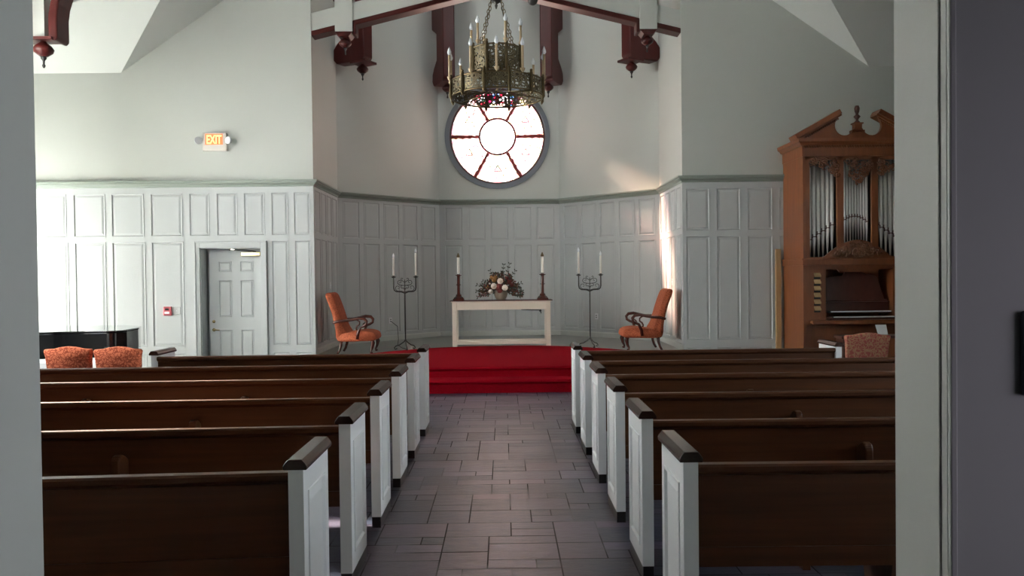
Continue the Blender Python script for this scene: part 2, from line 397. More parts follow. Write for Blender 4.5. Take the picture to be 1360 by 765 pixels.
# apse ---------------------------------------------------------------
APX = 8.5
def apse_seg(name, P0, P1, n, label, gap=.10, m0=.11, round_hole=None):
    mb = MB(); Ld = (Vector(P1)-Vector(P0)).length
    cs = cols(m0, Ld-m0, n, gap)
    pan = [(a, b, 2.36, 3.09) for a, b in cs] + [(a, b, .47, 2.275) for a, b in cs]
    panelled(mb, P0, P1, ZP-.3, ZR, pan, sgn=-1)
    if not round_hole: mb.poly([(*P0, ZR), (*P1, ZR), (*P1, APX), (*P0, APX)])
    else:
        cx, cz, r = round_hole; N = 64; x0, x1 = P0[0], P1[0]; y = P0[1]
        ring = [(cx+r*math.cos(2*PI*k/N), cz+r*math.sin(2*PI*k/N)) for k in range(N)]
        def edge(k):
            a = 2*PI*k/N; dx, dz = math.cos(a), math.sin(a); ts = []
            if dx > 1e-9: ts.append((x1-cx)/dx)
            if dx < -1e-9: ts.append((x0-cx)/dx)
            if dz > 1e-9: ts.append((APX-cz)/dz)
            if dz < -1e-9: ts.append((ZR-cz)/dz)
            t = min(ts); return (cx+dx*t, cz+dz*t)
        ed = [edge(k) for k in range(N)]
        corners = [(x0, ZR), (x1, ZR), (x0, APX), (x1, APX)]
        for k in range(N):
            k2 = (k+1) % N; q = [ring[k], ring[k2], ed[k2], ed[k]]
            e1, e2 = ed[k], ed[k2]
            if abs(e1[0]-e2[0]) > 1e-4 and abs(e1[1]-e2[1]) > 1e-4:
                c_ = min(corners, key=lambda c: abs(c[0]-(e1[0]+e2[0])/2)+abs(c[1]-(e1[1]+e2[1])/2)); q = [ring[k], ring[k2], ed[k2], c_, ed[k]]
            mb.poly([(a, y, b) for a, b in q])
            mb.poly([(ring[k][0], y, ring[k][1]), (ring[k2][0], y, ring[k2][1]), (ring[k2][0], y+.12, ring[k2][1]), (ring[k][0], y+.12, ring[k][1])])
    return struct(cool_light_tint(mb.build(name, 'wall', fix=False), ZR), label)
WX, WZ, WR = -.095, 4.60, 1.06
PTS = [(AX-HW, YF), (AX-HW, YA), (AX-HB, YB), (AX+HB, YB), (AX+HW, YA), (AX+HW, YF)]
apse_seg('wall_apse_left', PTS[0], PTS[1], 4, 'panelled return wall at the left of the chancel')
apse_seg('wall_apse_back_left', PTS[1], PTS[2], 5, 'panelled angled wall left of the altar')
apse_seg('wall_apse_back', PTS[2], PTS[3], 5, 'panelled wall behind the altar with round window', round_hole=(WX, WZ, WR))
apse_seg('wall_apse_back_right', PTS[3], PTS[4], 5, 'panelled angled wall right of the altar')
apse_seg('wall_apse_right', PTS[4], PTS[5], 4, 'panelled return wall at the right of the chancel')
ac = MB(); ac.poly([(x, y, APX) for x, y in PTS]); struct(ac.build('ceiling.001', 'ceil'), 'chancel ceiling', 'ceiling')

# rail / crown swept along wall tops ---------------------------------
def sweep(pts, prof, name, m, label):
    """pts xy polyline with room on its right side; prof [(out,z)]"""
    mb = MB(); P = [Vector(p) for p in pts]; rows = []
    for i, p in enumerate(P):
        ns = []
        if i > 0: t = (p-P[i-1]).normalized(); ns.append(Vector((t.y, -t.x)))
        if i < len(P)-1: t = (P[i+1]-p).normalized(); ns.append(Vector((t.y, -t.x)))
        n = sum(ns, Vector((0, 0))); n.normalize(); k = 1/max(.3, n.dot(ns[0]))
        rows.append([(p.x+n.x*o*k, p.y+n.y*o*k, z) for o, z in prof])
    for r0, r1 in zip(rows, rows[1:]):
        for j in range(len(prof)-1): mb.poly([r0[j], r1[j], r1[j+1], r0[j+1]])
    return struct(mb.build(name, m, fix=False), label, 'trim')
path = [(AX-TX, YF)] + PTS + [(AX+TX, YF)]
sweep(path, [(0, 3.135), (.012, 3.14), (.02, 3.165), (.05, 3.185), (.065, 3.195), (.065, 3.215), (.085, 3.22), (.085, 3.245), (0, 3.25)], 'trim_1', 'rail', 'grey green moulded rail along the top of the panelling')
sweep(PTS, [(.018, ZP), (.018, ZP+.085), (.008, ZP+.10), (0, ZP+.105)], 'baseboard_apse', 'wall', 'painted baseboard round the chancel')

# platform, steps (carpet), floor -------------------------------------
def slate_floor():
    """random ashlar of slate tiles on a 15 cm module over a grout bed, one mesh"""
    fl = MB(); fl.poly([(-11, -3.2, -.0035), (11, -3.2, -.0035), (11, 17.6, -.0035), (-11, 17.6, -.0035)]); tones = [.5]; mi = [1]
    R = random.Random(21); U = .136; nx, ny = 158, 118; x00, y00 = -10.85, -3.0
    occ = [[False]*ny for _ in range(nx)]
    sizes = [(2, 2)]*3+[(3, 2)]*6+[(4, 2)]*3+[(2, 1)]*6+[(3, 1)]*3+[(1, 1)]*2+[(2, 3)]*2
    for j in range(ny):
        i = 0
        while i < nx:
            if occ[i][j]: i += 1; continue
            R.shuffle(sizes)
            for a, b_ in sizes+[(1, 1)]:
                if i+a <= nx and j+b_ <= ny and not any(occ[i+p][j+q] for p in range(a) for q in range(b_)): break
            for p in range(a):
                for q in range(b_): occ[i+p][j+q] = True
            g = .004; z = R.uniform(-.0008, .0004)
            xa, xb, ya, yb_ = x00+i*U+g, x00+(i+a)*U-g, y00+j*U+g, y00+(j+b_)*U-g
            dz = [z+R.uniform(-.0006, .0006) for _ in range(4)]
            fl.poly([(xa, ya, dz[0]), (xb, ya, dz[1]), (xb, yb_, dz[2]), (xa, yb_, dz[3])]); tones.append(R.random()); mi.append(0)
            i += a
    o = fl.build('floor', 'floor', fix=False); o.data.materials.append(M['grout'])
    at = o.data.attributes.new('tone', 'FLOAT', 'FACE'); at.data.foreach_set('value', tones)
    o.data.polygons.foreach_set('material_index', mi)
    return o
struct(slate_floor(), 'grey and purple slate tile floor', 'floor')
pf = MB(); pf.prism([(AX-3.35, 11.25, 0), (AX+3.35, 11.25, 0), (AX+3.35, YF-.001, 0), (AX+HW, YF-.001, 0), (AX+HW, YA, 0), (AX+HB, YB, 0), (AX-HB, YB, 0), (AX-HW, YA, 0), (AX-HW, YF-.001, 0), (AX-3.35, YF-.001, 0)], (0, 0, ZP-.004))
o = pf.build('platform', 'ledge'); struct(o, 'grey chancel platform floor behind the red carpet', 'platform')
def carpet():
    mb = MB(); cx = AX; back = [(2.75, 12.4), (2.45, 13.0), (1.9, 13.75), (1.25, 14.3), (.6, 14.55), (0, 14.6), (-.6, 14.55), (-1.25, 14.3), (-1.9, 13.75), (-2.45, 13.0), (-2.75, 12.4)]
    top = [(cx-2.75, 11.2)] + [(cx+2.75, 11.2)] + [(cx+a, b) for a, b in back]
    mb.prism([(x, y, ZP-.004) for x, y in top], (0, 0, .014))
    # upper riser with rounded nose
    def strip(prof):
        for (y0_, z0_), (y1_, z1_) in zip(prof, prof[1:]):
            mb.add([(cx-2.75, y0_, z0_), (cx+2.75, y0_, z0_), (cx+2.75, y1_, z1_), (cx-2.75, y1_, z1_)], [(0, 1, 2, 3)])
    zt = ZP+.010
    strip([(11.26, zt), (11.19, zt), (11.165, zt-.012), (11.165, zt-.03), (11.185, zt-.045), (11.185, .185), (10.93, .185), (10.885, .18), (10.868, .165), (10.868, .145), (10.89, .135), (10.89, 0)])
    for s in (-1, 1):
        x = cx+s*2.75
        mb.poly([(x, 11.26, 0), (x, 11.26, zt), (x, 11.165, zt-.01), (x, 11.185, .185), (x, 10.87, .17), (x, 10.89, 0)])
    return mb.build('carpet', 'carpet', fix=False)
tag(carpet(), 'red carpet covering the two chancel steps and the platform centre', 'carpet')

# ceiling -------------------------------------------------------------
cl = MB()
for s in (-1, 1):
    X = AX+s*NX; Xr = AX+s*(NX-TR); zr = EZ+SL*TR; Xe = AX+s*TX
    cl.poly([(X, Y0, EZ), (X, TY, EZ), (Xr, TY+TR, zr), (X, YF, EZ), (AX, YF, RZ), (AX, Y0, RZ)])
    cl.poly([(Xe, YF, EZ), (X, YF, EZ), (Xr, YF-TR, zr), (Xe, YF-TR, zr)])
    cl.poly([(Xe, TY, EZ), (X, TY, EZ), (Xr, YF-TR, zr), (Xe, YF-TR, zr)])
struct(cl.build('ceiling', 'ceil', fix=False), 'pale sloped plaster ceiling with transept valleys', 'ceiling')

# side walls with windows ---------------------------------------------
def wall_x(name, X, y0, y1, z1, wins, label, out, gable=None):
    mb = MB(); ys = sorted({y0, y1, *[a for w_ in wins for a in w_[:2]]}); zs = sorted({0, z1, *[a for w_ in wins for a in w_[2:4]]})
    for a, b in zip(ys, ys[1:]):
        for c, d in zip(zs, zs[1:]):
            if any(w_[0] <= (a+b)/2 <= w_[1] and w_[2] <= (c+d)/2 <= w_[3] for w_ in wins): continue
            mb.poly([(X, a, c), (X, b, c), (X, b, d), (X, a, d)])
    if gable: mb.poly([(X, y0, z1), (X, y1, z1), (X, (y0+y1)/2, gable)])
    for a, b, c, d in wins:
        e = X+out*.2
        for q in ([(X, a, c), (e, a, c), (e, a, d), (X, a, d)], [(X, b, c), (e, b, c), (e, b, d), (X, b, d)], [(X, a, c), (e, a, c), (e, b, c), (X, b, c)], [(X, a, d), (e, a, d), (e, b, d), (X, b, d)]): mb.poly(q)
    return struct(mb.build(name, 'wall', fix=False), label)
WN = [2]
def window_x(X, a, b, c, d, out):
    t = thing('window_%d' % WN[0], 'tall clear side window', 'window', kind='structure'); WN[0] += 1
    f = MB(); e = X+out*.1; q = .05
    f.box(e-.03, e+.03, a, b, c, c+q).box(e-.03, e+.03, a, b, d-q, d).box(e-.03, e+.03, a, a+q, c+q, d-q).box(e-.03, e+.03, b-q, b, c+q, d-q)
    n = 3
    for i in range(1, n): y = a+(b-a)*i/n; f.box(e-.015, e+.015, y-.012, y+.012, c+q, d-q)
    m = 5
    for i in range(1, m): z = c+(d-c)*i/m; f.box(e-.014, e+.014, a+q, b-q, z-.012, z+.012)
    f.build('window_frame', 'frame2', t)
    g = MB(); g.box(e-.003, e+.003, a+q, b-q, c+q, d-q); g.build('pane', 'glass_clear', t)
    portal((X+out*.22, (a+b)/2, (c+d)/2), (-out, 0, 0), d-c, b-a)
nave_w = [(7.3, 9.9, 1.2, 4.7)]
for s, nm in ((-1, 'left'), (1, 'right')):
    ww = nave_w if s < 0 else [(2.8, 5.0, .9, 3.5)]
    wall_x('wall_'+nm, AX+s*NX, Y0, TY, EZ, ww, nm+' side wall of the nave', s)
    for w_ in ww: window_x(AX+s*NX, *w_, s)
wall_x('wall_transept_left', AX-TX, TY, YF, EZ, [(10.8, 13.1, .4, 3.0)], 'end wall of the left transept', -1, EZ+SL*TR)
window_x(AX-TX, 10.8, 13.1, .4, 3.0, -1)
wall_x('wall_transept_right', AX+TX, TY, YF, EZ, [], 'end wall of the right transept', 1, EZ+SL*TR)
for s, nm in ((-1, 'left'), (1, 'right')):
    mb = MB(); mb.poly([(AX+s*NX, TY, 0), (AX+s*TX, TY, 0), (AX+s*TX, TY, EZ), (AX+s*NX, TY, EZ)])
    struct(mb.build('wall_transept_%s_rear' % nm, 'wall'), 'rear wall of the %s transept' % nm)

# entrance wall with the doorway the camera looks through ---------------
OX0, OX1, OZ, YN = -.985, .838, 2.9, 1.5
nb = MB()
nb.box(AX-NX, OX0, YN, Y0, 0, OZ).box(OX1, AX+NX, YN, Y0, 0, OZ).box(AX-NX, AX+NX, YN, Y0, OZ, EZ)
nb.prism([(AX-NX, Y0-.1, EZ), (AX+NX, Y0-.1, EZ), (AX, Y0-.1, RZ)], (0, .1, 0))
struct(nb.build('wall_entrance', 'wall'), 'painted wall with the doorway opening nearest the camera')
tb = MB()
for s, X in ((-1, OX0), (1, OX1)):
    a, b = sorted((X+s*.0, X+s*.014)); tb.box(a, b, YN-.012, YN, 0, OZ)
    a, b = sorted((X-s*.004, X+s*.004)); tb.box(a, b, YN+.02, YN+.028, 0, OZ)
struct(tb.build('trim_2', 'wall', bevel=.003), 'thin bead on the doorway edge', 'trim')
# vestibule behind the camera
vb = MB(); x0, x1, y0, y1, z1 = -2.6, 2.6, -2.8, YN, 3.0
vy = (-.6, 1.1, .9, 2.3)
vb.poly([(x0, y0, 0), (x0, y1, 0), (x0, y1, z1), (x0, y0, z1)])
vb.poly([(x0, y0, z1), (x0, y1, z1), (x1, y1, z1), (x1, y0, z1)]); vb.poly([(x0, y0, 0), (x1, y0, 0), (x1, y0, z1), (x0, y0, z1)])
vb.poly([(x1, y0, 0), (x1, vy[0], 0), (x1, vy[0], z1), (x1, y0, z1)]); vb.poly([(x1, vy[1], 0), (x1, y1, 0), (x1, y1, z1), (x1, vy[1], z1)])
vb.poly([(x1, vy[0], 0), (x1, vy[1], 0), (x1, vy[1], vy[2]), (x1, vy[0], vy[2])]); vb.poly([(x1, vy[0], vy[3]), (x1, vy[1], vy[3]), (x1, vy[1], z1), (x1, vy[0], z1)])
struct(vb.build('wall_vestibule', 'wall', fix=False), 'vestibule walls behind the camera')
def tint_glass():
    m = bpy.data.materials.new('vestibule_fill_glass'); m.use_nodes = True; nt = m.node_tree; nt.nodes.remove(nt.nodes['Principled BSDF'])
    t = nt.nodes.new('ShaderNodeBsdfTransparent'); t.inputs[0].default_value = (.36, .34, .37, 1); nt.links.new(t.outputs[0], nt.nodes['Material Output'].inputs[0]); return m
t = thing('window_1', 'tinted window added behind the camera to light the vestibule', 'window', kind='structure')  # added unseen window, fill light for the vestibule wall
g = MB(); g.box(x1, x1+.01, vy[0], vy[1], vy[2], vy[3]); g.build('pane', tint_glass(), t)
portal((x1+.05, .25, 1.6), (-1, 0, 0), 1.5, 1.8)

# plaque at right edge
pm = MB().box(.975, 1.06, YN-.012, YN-.001, 1.365, 1.525)
tag(pm.build('wall_plaque', 'plaque', bevel=.006), 'dark rectangular plaque on the vestibule wall at the right edge', 'plaque')

# ------------------------------------------------------------------ round window
def round_window():
    t = thing('window_0', 'large round stained glass window above the altar', 'window', (WX, YB, WZ), kind='structure')
    N = 72
    def ring(r0, r1, ya, yb, nm, m):
        mb = MB(); vs = []; fs = []
        for k in range(N):
            a = 2*PI*k/N; c, s = math.cos(a), math.sin(a)
            vs += [(r0*c, ya, r0*s), (r1*c, ya, r1*s), (r1*c, yb, r1*s), (r0*c, yb, r0*s)]
        for k in range(N):
            k2 = (k+1) % N
            for j in range(4): fs.append((4*k+j, 4*k+(j+1) % 4, 4*k2+(j+1) % 4, 4*k2+j))
        mb.add(vs, fs, False); return mb.build(nm, m, t)
    ring(1.03, 1.13, -.035, .10, 'window_surround', 'wframe')
    ring(.985, 1.03, .02, .07, 'outer_came', 'lead')
    ring(.365, .405, .03, .06, 'inner_came', 'lead_red')
    def pane(r0, r1, a0, a1, m):
        mb = MB(); n = 10
        for i in range(n):
            b0, b1 = a0+(a1-a0)*i/n, a0+(a1-a0)*(i+1)/n
            if r0 < 1e-3: mb.poly([(0, .05, 0), (r1*math.cos(b0), .05, r1*math.sin(b0)), (r1*math.cos(b1), .05, r1*math.sin(b1))])
            else: mb.poly([(r0*math.cos(b0), .05, r0*math.sin(b0)), (r1*math.cos(b0), .05, r1*math.sin(b0)), (r1*math.cos(b1), .05, r1*math.sin(b1)), (r0*math.cos(b1), .05, r0*math.sin(b1))])
        return mb.build('pane', m, t)
    mb = MB()
    for i in range(48): mb.poly([(0, .05, 0), (.385*math.cos(2*PI*i/48), .05, .385*math.sin(2*PI*i/48)), (.385*math.cos(2*PI*(i+1)/48), .05, .385*math.sin(2*PI*(i+1)/48))])
    mb.build('pane', 'glass_opal', t)
    for k in range(6):
        a0 = k*PI/3
        if k == 1:
            pane(.385, .72, a0, a0+PI/3, 'glass_pale'); pane(.72, 1.01, a0, a0+PI/3, 'glass_rich')
        else: pane(.385, 1.01, a0, a0+PI/3, 'glass_pale')
        sp = MB(); rs = random.Random(k)
        pts = [(r*math.cos(a0)+rs.uniform(-.006, .006), .045, r*math.sin(a0)+rs.uniform(-.008, .008)) for r in [.39+.61*i/12 for i in range(13)]]
        sp.tube(pts, [.028+.014*(i % 3 == 1)+.016*i/12 for i in range(13)], 6); sp.build('spoke', 'lead_red', t)
    # small leaded star figures in the petals
    for k in range(6):
        a = k*PI/3+PI/6
        if k == 1: continue
        fg = MB(); c = Vector((.70*math.cos(a), .045, .70*math.sin(a)))
        for j in range(3):
            b = PI/2+j*2*PI/3; b2 = b+2*PI/3
            fg.tube([c+Vector((.09*math.cos(b), 0, .09*math.sin(b))), c+Vector((.09*math.cos(b2), 0, .09*math.sin(b2)))], .009, 5)
        for j in range(7):
            b = j*2*PI/7; p = c+Vector((.15*math.cos(b), 0, .15*math.sin(b)))
            fg.tube([p, p+Vector((.03*math.cos(b+1), 0, .03*math.sin(b+1))), p+Vector((.05*math.cos(b), 0, .05*math.sin(b)))], .009, 5)
        fg.build('leaded_figure', 'lead', t)
    cb = MB(); cb.tube([(0, .045, .72), (0, .045, 1.0)], .014, 6); cb.tube([(.72*math.cos(PI/3+PI/3*i/8), .045, .72*math.sin(PI/3+PI/3*i/8)) for i in range(9)], .004, 5)
    cb.build('came_bar', 'lead', t)
    portal((WX, YB+.3, WZ), (0, -1, 0), 2.15, 2.15)
round_window()

# ------------------------------------------------------------------ door
def door():
    t = thing('door_1', 'grey six panel door in the front wall', 'door', kind='structure')
    a, b, h = -5.05, -4.06, 2.11
    f = MB()
    for (x0, x1, z0, z1) in ((a-.10, a-.012, 0, h+.11), (b+.012, b+.105, 0, h+.11), (a-.012, b+.012, h+.012, h+.11)):
        f.box(x0, x1, YF-.03, YF, z0, z1)
    f.box(a-.105, a-.08, YF-.045, YF, 0, h+.12).box(b+.085, b+.11, YF-.045, YF, 0, h+.12).box(a-.08, b+.085, YF-.045, YF, h+.095, h+.12)
    f.build('door_casing', 'panel', t, bevel=.004)
    d = MB(); y = YF+.19; pan = []
    L_ = b-.02-(a+.06)
    for u0, u1 in ((.17, .40), (.55, .78)):
        pan += [(u0, u1, 1.72, 1.90), (u0, u1, .95, 1.58), (u0, u1, .2, .74)]
    k = L_/.95
    pan = [(p*k, q*k, r, s_) for p, q, r, s_ in pan]
    panelled(d, (a+.06, y), (b-.02, y), .01, 2.085, pan, sgn=-1)
    d.box(a+.06, b-.02, y+.02, y+.05, .01, 2.085)
    d.poly([(a+.06, y, .01), (a+.06, y+.05, .01), (a+.06, y+.05, 2.085), (a+.06, y, 2.085)])
    leaf = d.build('door_leaf', 'panel', t, fix=False)
    hn = MB(); hx = a+.13
    hn.lathe([(.028, 0), (.028, .012), (.012, .014), (.012, .05)], seg=14); hn.xf(Matrix.Translation((hx, y-.0, .74)) @ Matrix.Rotation(PI/2, 4, 'X'))
    n = len(hn.v); hn.tube([(hx, y-.05, .74), (hx+.05, y-.055, .742), (hx+.11, y-.05, .735)], [.011, .010, .008], 8)
    hn.build('door_handle', 'brightbrass', t)
    dl = MB(); dl.lathe([(.026, 0), (.024, .018), (.010, .022)], seg=14); dl.xf(Matrix.Translation((hx, y, .88)) @ Matrix.Rotation(PI/2, 4, 'X')); dl.build('deadbolt', 'brightbrass', t)
    cz = MB().box(b-.36, b-.04, y-.07, y-.005, 1.985, 2.05); cz.build('door_closer', 'brightbrass', t, bevel=.008)
    ca = MB().tube([(b-.12, y-.04, 2.06), (b-.30, y-.12, 2.075), (b-.55, y-.10, 2.09)], .010, 6); ca.build('closer_arm', 'iron', t)
door()

# ------------------------------------------------------------------ trusses and brackets
def pendant(mb, x, y, z, s=1):
    mb.lathe([(.035*s, 0), (.05*s, -.02*s), (.10*s, -.06*s), (.125*s, -.10*s), (.11*s, -.14*s), (.06*s, -.18*s), (.045*s, -.19*s)], (x, y, z), 18)
def finial(mb, x, y, z, s=1):
    mb.lathe([(.03*s, 0), (.035*s, -.03*s), (.014*s, -.06*s), (.012*s, -.10*s), (.022*s, -.12*s), (.010*s, -.15*s)], (x, y, z), 12)

def chancel_truss():
    t = thing('roof_truss', 'grey and red timber truss spanning the chancel opening', 'truss')
    yb0, yb1 = YF+.02, YF+.24; sl = .245; ze = 5.72
    for s in (-1, 1):
        g = MB(); X = lambda d: AX+s*(HW-d)
        # raking chord
        g.prism([(X(0), yb0, ze), (X(HW), yb0, ze+sl*HW), (X(HW), yb0, ze+sl*HW+.30), (X(0), yb0, ze+.30)], (0, yb1-yb0, 0)); g.build('chord', 'wall', t)
        g = MB(); a, b = sorted((X(.40), X(.69))); g.box(a, b, yb0-.03, yb1+.03, 5.70, 6.98); g.build('post', 'wall', t)
        g = MB(); a, b = sorted((X(1.05), X(1.28))); g.prism([(X(1.02), yb0+.02, ze+.30+sl*1.02), (X(1.25), yb0+.02, ze+.30+sl*1.25), (X(1.25), yb0+.02, 6.98), (X(1.02), yb0+.02, 6.98)], (0, .16, 0)); g.build('post', 'wall', t)
        r = MB()
        for d0, d1 in ((0, .40), (.69, HW)):
            r.prism([(X(d0), yb0-.02, ze-.085+sl*d0), (X(d1), yb0-.02, ze-.085+sl*d1), (X(d1), yb0-.02, ze+sl*d1), (X(d0), yb0-.02, ze+sl*d0)], (0, yb1-yb0+.04, 0))
        a, b = sorted((X(.69), X(.745))); r.box(a, b, yb0-.02, yb1+.02, 5.66, ze+sl*.7)
        r.build('chord_moulding', 'truss', t, bevel=.012)
        p = MB(); xm = X(.545)
        p.prism([(xm-.15, yb0-.04, 5.70), (xm+.15, yb0-.04, 5.70), (xm+.08, yb0-.04, 5.62), (xm-.08, yb0-.04, 5.62)], (0, .28, 0))
        pendant(p, xm, yb0+.10, 5.63, .85); p.build('pendant', 'truss', t)
        f = MB(); finial(f, xm, yb0+.10, 5.63-.16, .8); f.build('finial', 'dark', t)
chancel_truss()

def wall_bracket(loc, rz, label):
    """radial bracket: local +x points from the wall corner into the room"""
    t = thing('wall_bracket', label, 'bracket', (loc[0], loc[1], 0), rz, 'red brown timber brackets hanging in the chancel corners')
    b = MB()
    prof = [(.03, 8.48), (.03, 6.85), (.34, 6.68), (.34, 6.15), (.16, 6.02), (.05, 5.90), (.03, 5.74), (.12, 5.64), (.74, 5.62), (.80, 5.70), (.80, 8.48)]
    b.prism([(x, -.13, z) for x, z in prof], (0, .26, 0)); b.build('post', 'truss', t, bevel=.025)
    p = MB(); p.box(.50, .86, -.17, .17, 5.585, 5.625); pendant(p, .66, 0, 5.585, .9); p.build('pendant', 'truss', t)
    f = MB(); finial(f, .66, 0, 5.585-.165, .9); f.build('finial', 'dark', t)
cxy = Vector((AX, 14.2))
for i, lab in ((1, 'red brown timber bracket in the left corner of the chancel'), (2, 'red brown timber bracket left of the round window'), (3, 'red brown timber bracket right of the round window'), (4, 'red brown timber bracket in the right corner of the chancel')):
    P = Vector(PTS[i]); 
    d = {1: Vector((.86, -.5)), 2: Vector((.38, -.92)), 3: Vector((-.38, -.92)), 4: Vector((-.86, -.5))}[i]
    wall_bracket(P, math.atan2(d.y, d.x), lab)

def nave_bracket(s, label):
    t = thing('nave_bracket', label, 'bracket', (AX, 10.45, 0), 0)
    X = lambda v: s*v
    g = MB(); a, b = sorted((X(6.249), X(5.78))); g.box(a, b, -.10, .04, 4.70, 5.0); g.prism([(X(6.249), -.10, 5.0), (X(5.78), -.10, 5.0), (X(5.78), -.10, EZ+SL*.45), (X(6.249), -.10, EZ-.02)], (0, .14, 0)); g.build('post', 'wall', t)
    r = MB(); pts = [(5.68, 4.69), (5.60, 4.66), (5.565, 4.70), (5.565, 4.98), (5.545, 5.12), (5.50, 5.26), (5.42, 5.42), (5.54, 5.42), (5.60, 5.30), (5.645, 5.16), (5.68, 5.0)]
    r.prism([(X(a), -.20, z) for a, z in pts], (0, .30, 0)); r.build('curved_brace', 'truss', t, bevel=.02)
    p = MB(); a, b = sorted((X(5.98), X(5.62))); p.box(a, b, -.24, .0, 4.665, 4.70)
    pendant(p, X(5.785), -.12, 4.665, 1.0); p.build('pendant', 'truss', t)
    f = MB(); finial(f, X(5.785), -.12, 4.48, 1.0); f.build('finial', 'dark', t)
nave_bracket(-1, 'red curved bracket with turned pendant at the upper left')
# hanging ball
bb = MB(); bb.ball((.52, 12.9, 6.03), .085); bb.tube([(.52, 12.9, 6.1), (.52, 12.9, EZ+SL*(NX-.6)-.01)], .010, 6)
tag(bb.build('hanging_ball', 'dark'), 'small black ball hanging right of the chandelier', 'lamp')

# ------------------------------------------------------------------ pews
PS, PT, PW, PH, PB = .97, .060, .437, .846, .0685
def make_pew(s, X, y, row, label, xend, skew=0.0, brackets=True):
    """s = -1 left of aisle, +1 right; X = aisle face of its end"""
    t = thing('pew', label, 'pew', (X, y, 0), 0, 'pews left of the aisle' if s < 0 else 'pews right of the aisle')
    Ln = abs(xend-X)
    def endp(x0, cap_side):
        a, b = sorted((x0, x0+s*PT))
        e = MB()
        # raised panel on both faces
        for face, sg in ((x0, 1), (x0+s*PT, -1)):
            q = MB(); panelled(q, (0, 0), (PW, 0), PB, PH, [(.07, PW-.07, PB+.09, PH-.10)], sgn=1)
            # local u -> y, normal -> x toward aisle
            for (u, n, z) in q.v: pass
            dirx = -s*sg
            e.add([(face+dirx*n*.8, u, z) for u, n, z in q.v], q.f)
        e.poly([(a, 0, PB), (b, 0, PB), (b, 0, PH), (a, 0, PH)]); e.poly([(a, PW, PB), (b, PW, PB), (b, PW, PH), (a, PW, PH)])
        e.poly([(a, 0, PB), (b, 0, PB), (b, PW, PB), (a, PW, PB)]); e.poly([(a, 0, PH), (b, 0, PH), (b, PW, PH), (a, PW, PH)])
        eo = e.build('end_panel', 'white', t, fix=False)
        c = MB(); o = .016
        prof = [(a-o, PH), (b+o, PH), (b+o+.002, PH+.014), (b+o-.004, PH+.024), (b-.002, PH+.042), (a+.002, PH+.042), (a-o+.004, PH+.024), (a-o-.002, PH+.014)]
        c.prism([(px, -.014, pz) for px, pz in prof], (0, PW+.02, 0)); c.build('cap', 'cap', eo, bevel=.003)
        p = MB().box(a+.002, b-.002, -.002, PW-.002, 0, PB); p.build('plinth', 'plinth', eo)
    endp(0, 0); endp(s*(Ln-PT), 1)
    x0, x1 = s*PT, s*(Ln-PT); a, b = sorted((x0, x1))
    def sk(mb):
        mb.v = [(x, yy-skew*abs(x-s*PT), z) for x, yy, z in mb.v]; return mb
    bk = MB(); bk.box(a, b, .035, .055, .41, .80)
    # frame on the rear face: thin stile boards
    bk.box(a, b, .028, .035, .41, .49)
    sk(bk).build('back_panel', 'pew', t)
    rl = MB(); prof = [(.012, .795), (.006, .803), (.006, .822), (.014, .831), (.056, .831), (.064, .822), (.064, .79), (.030, .782)]
    rl.prism([(a, yy, zz) for yy, zz in prof], (b-a, 0, 0)); sk(rl).build('top_rail', 'pew', t)
    st = MB(); st.box(a, b, .055, .415, .405, .435); sk(st).build('seat', 'pew', t, bevel=.006)
    ap = MB(); ap.box(a, b, .36, .375, .33, .405); sk(ap).build('seat_apron', 'pew', t)
    if brackets:
        for xx in ([1.16, 2.34] if Ln > 3 else [1.16]):
            m = MB(); X_ = s*xx; pts = [(.035, .42)] + [(-.06, .42), (-.075, .50), (-.075, .68)] + [(-.075+.03*(1-math.cos(q)), .68+.035*math.sin(q)) for q in (.4, .8, 1.2, 1.57)] + [(-.03, .718), (.0, .705), (.035, .68)]
            m.prism([(X_-.022, yy, zz) for yy, zz in pts], (.044, 0, 0)); sk(m).build('support_bracket', 'pew', t, bevel=.008)
    for xx in (.9, 2.3):
        if xx < Ln: 
            m = MB(); X_ = s*xx; m.prism([(X_-.02, .08, .405), (X_-.02, .38, .405), (X_-.02, .33, .2), (X_-.02, .36, .0), (X_-.02, .10, .0), (X_-.02, .13, .2)], (.04, 0, 0)); sk(m).build('seat_support', 'pew', t)
    return t
names = ['nearest the camera', 'second from the camera', 'third from the camera', 'fourth from the camera', 'fifth from the camera', 'nearest the chancel steps']
sk_ = [.055, .035, .022, .012, .008, .006]; skr = [.012, .008, .006, .004, .002, 0]
for k in range(6):
    make_pew(-1, -.7996, 3.1505+k*PS, k, 'dark wood pew with white end left of the aisle, %s' % names[k], -5.3 if k < 5 else -3.53, sk_[k], brackets=0 < k < 4)
for k in range(6):
    make_pew(1, .7139, 3.1876+k*PS, k, 'dark wood pew with white end right of the aisle, %s' % names[k], 5.2 if k < 5 else 3.42, skr[k], brackets=0 < k < 4)

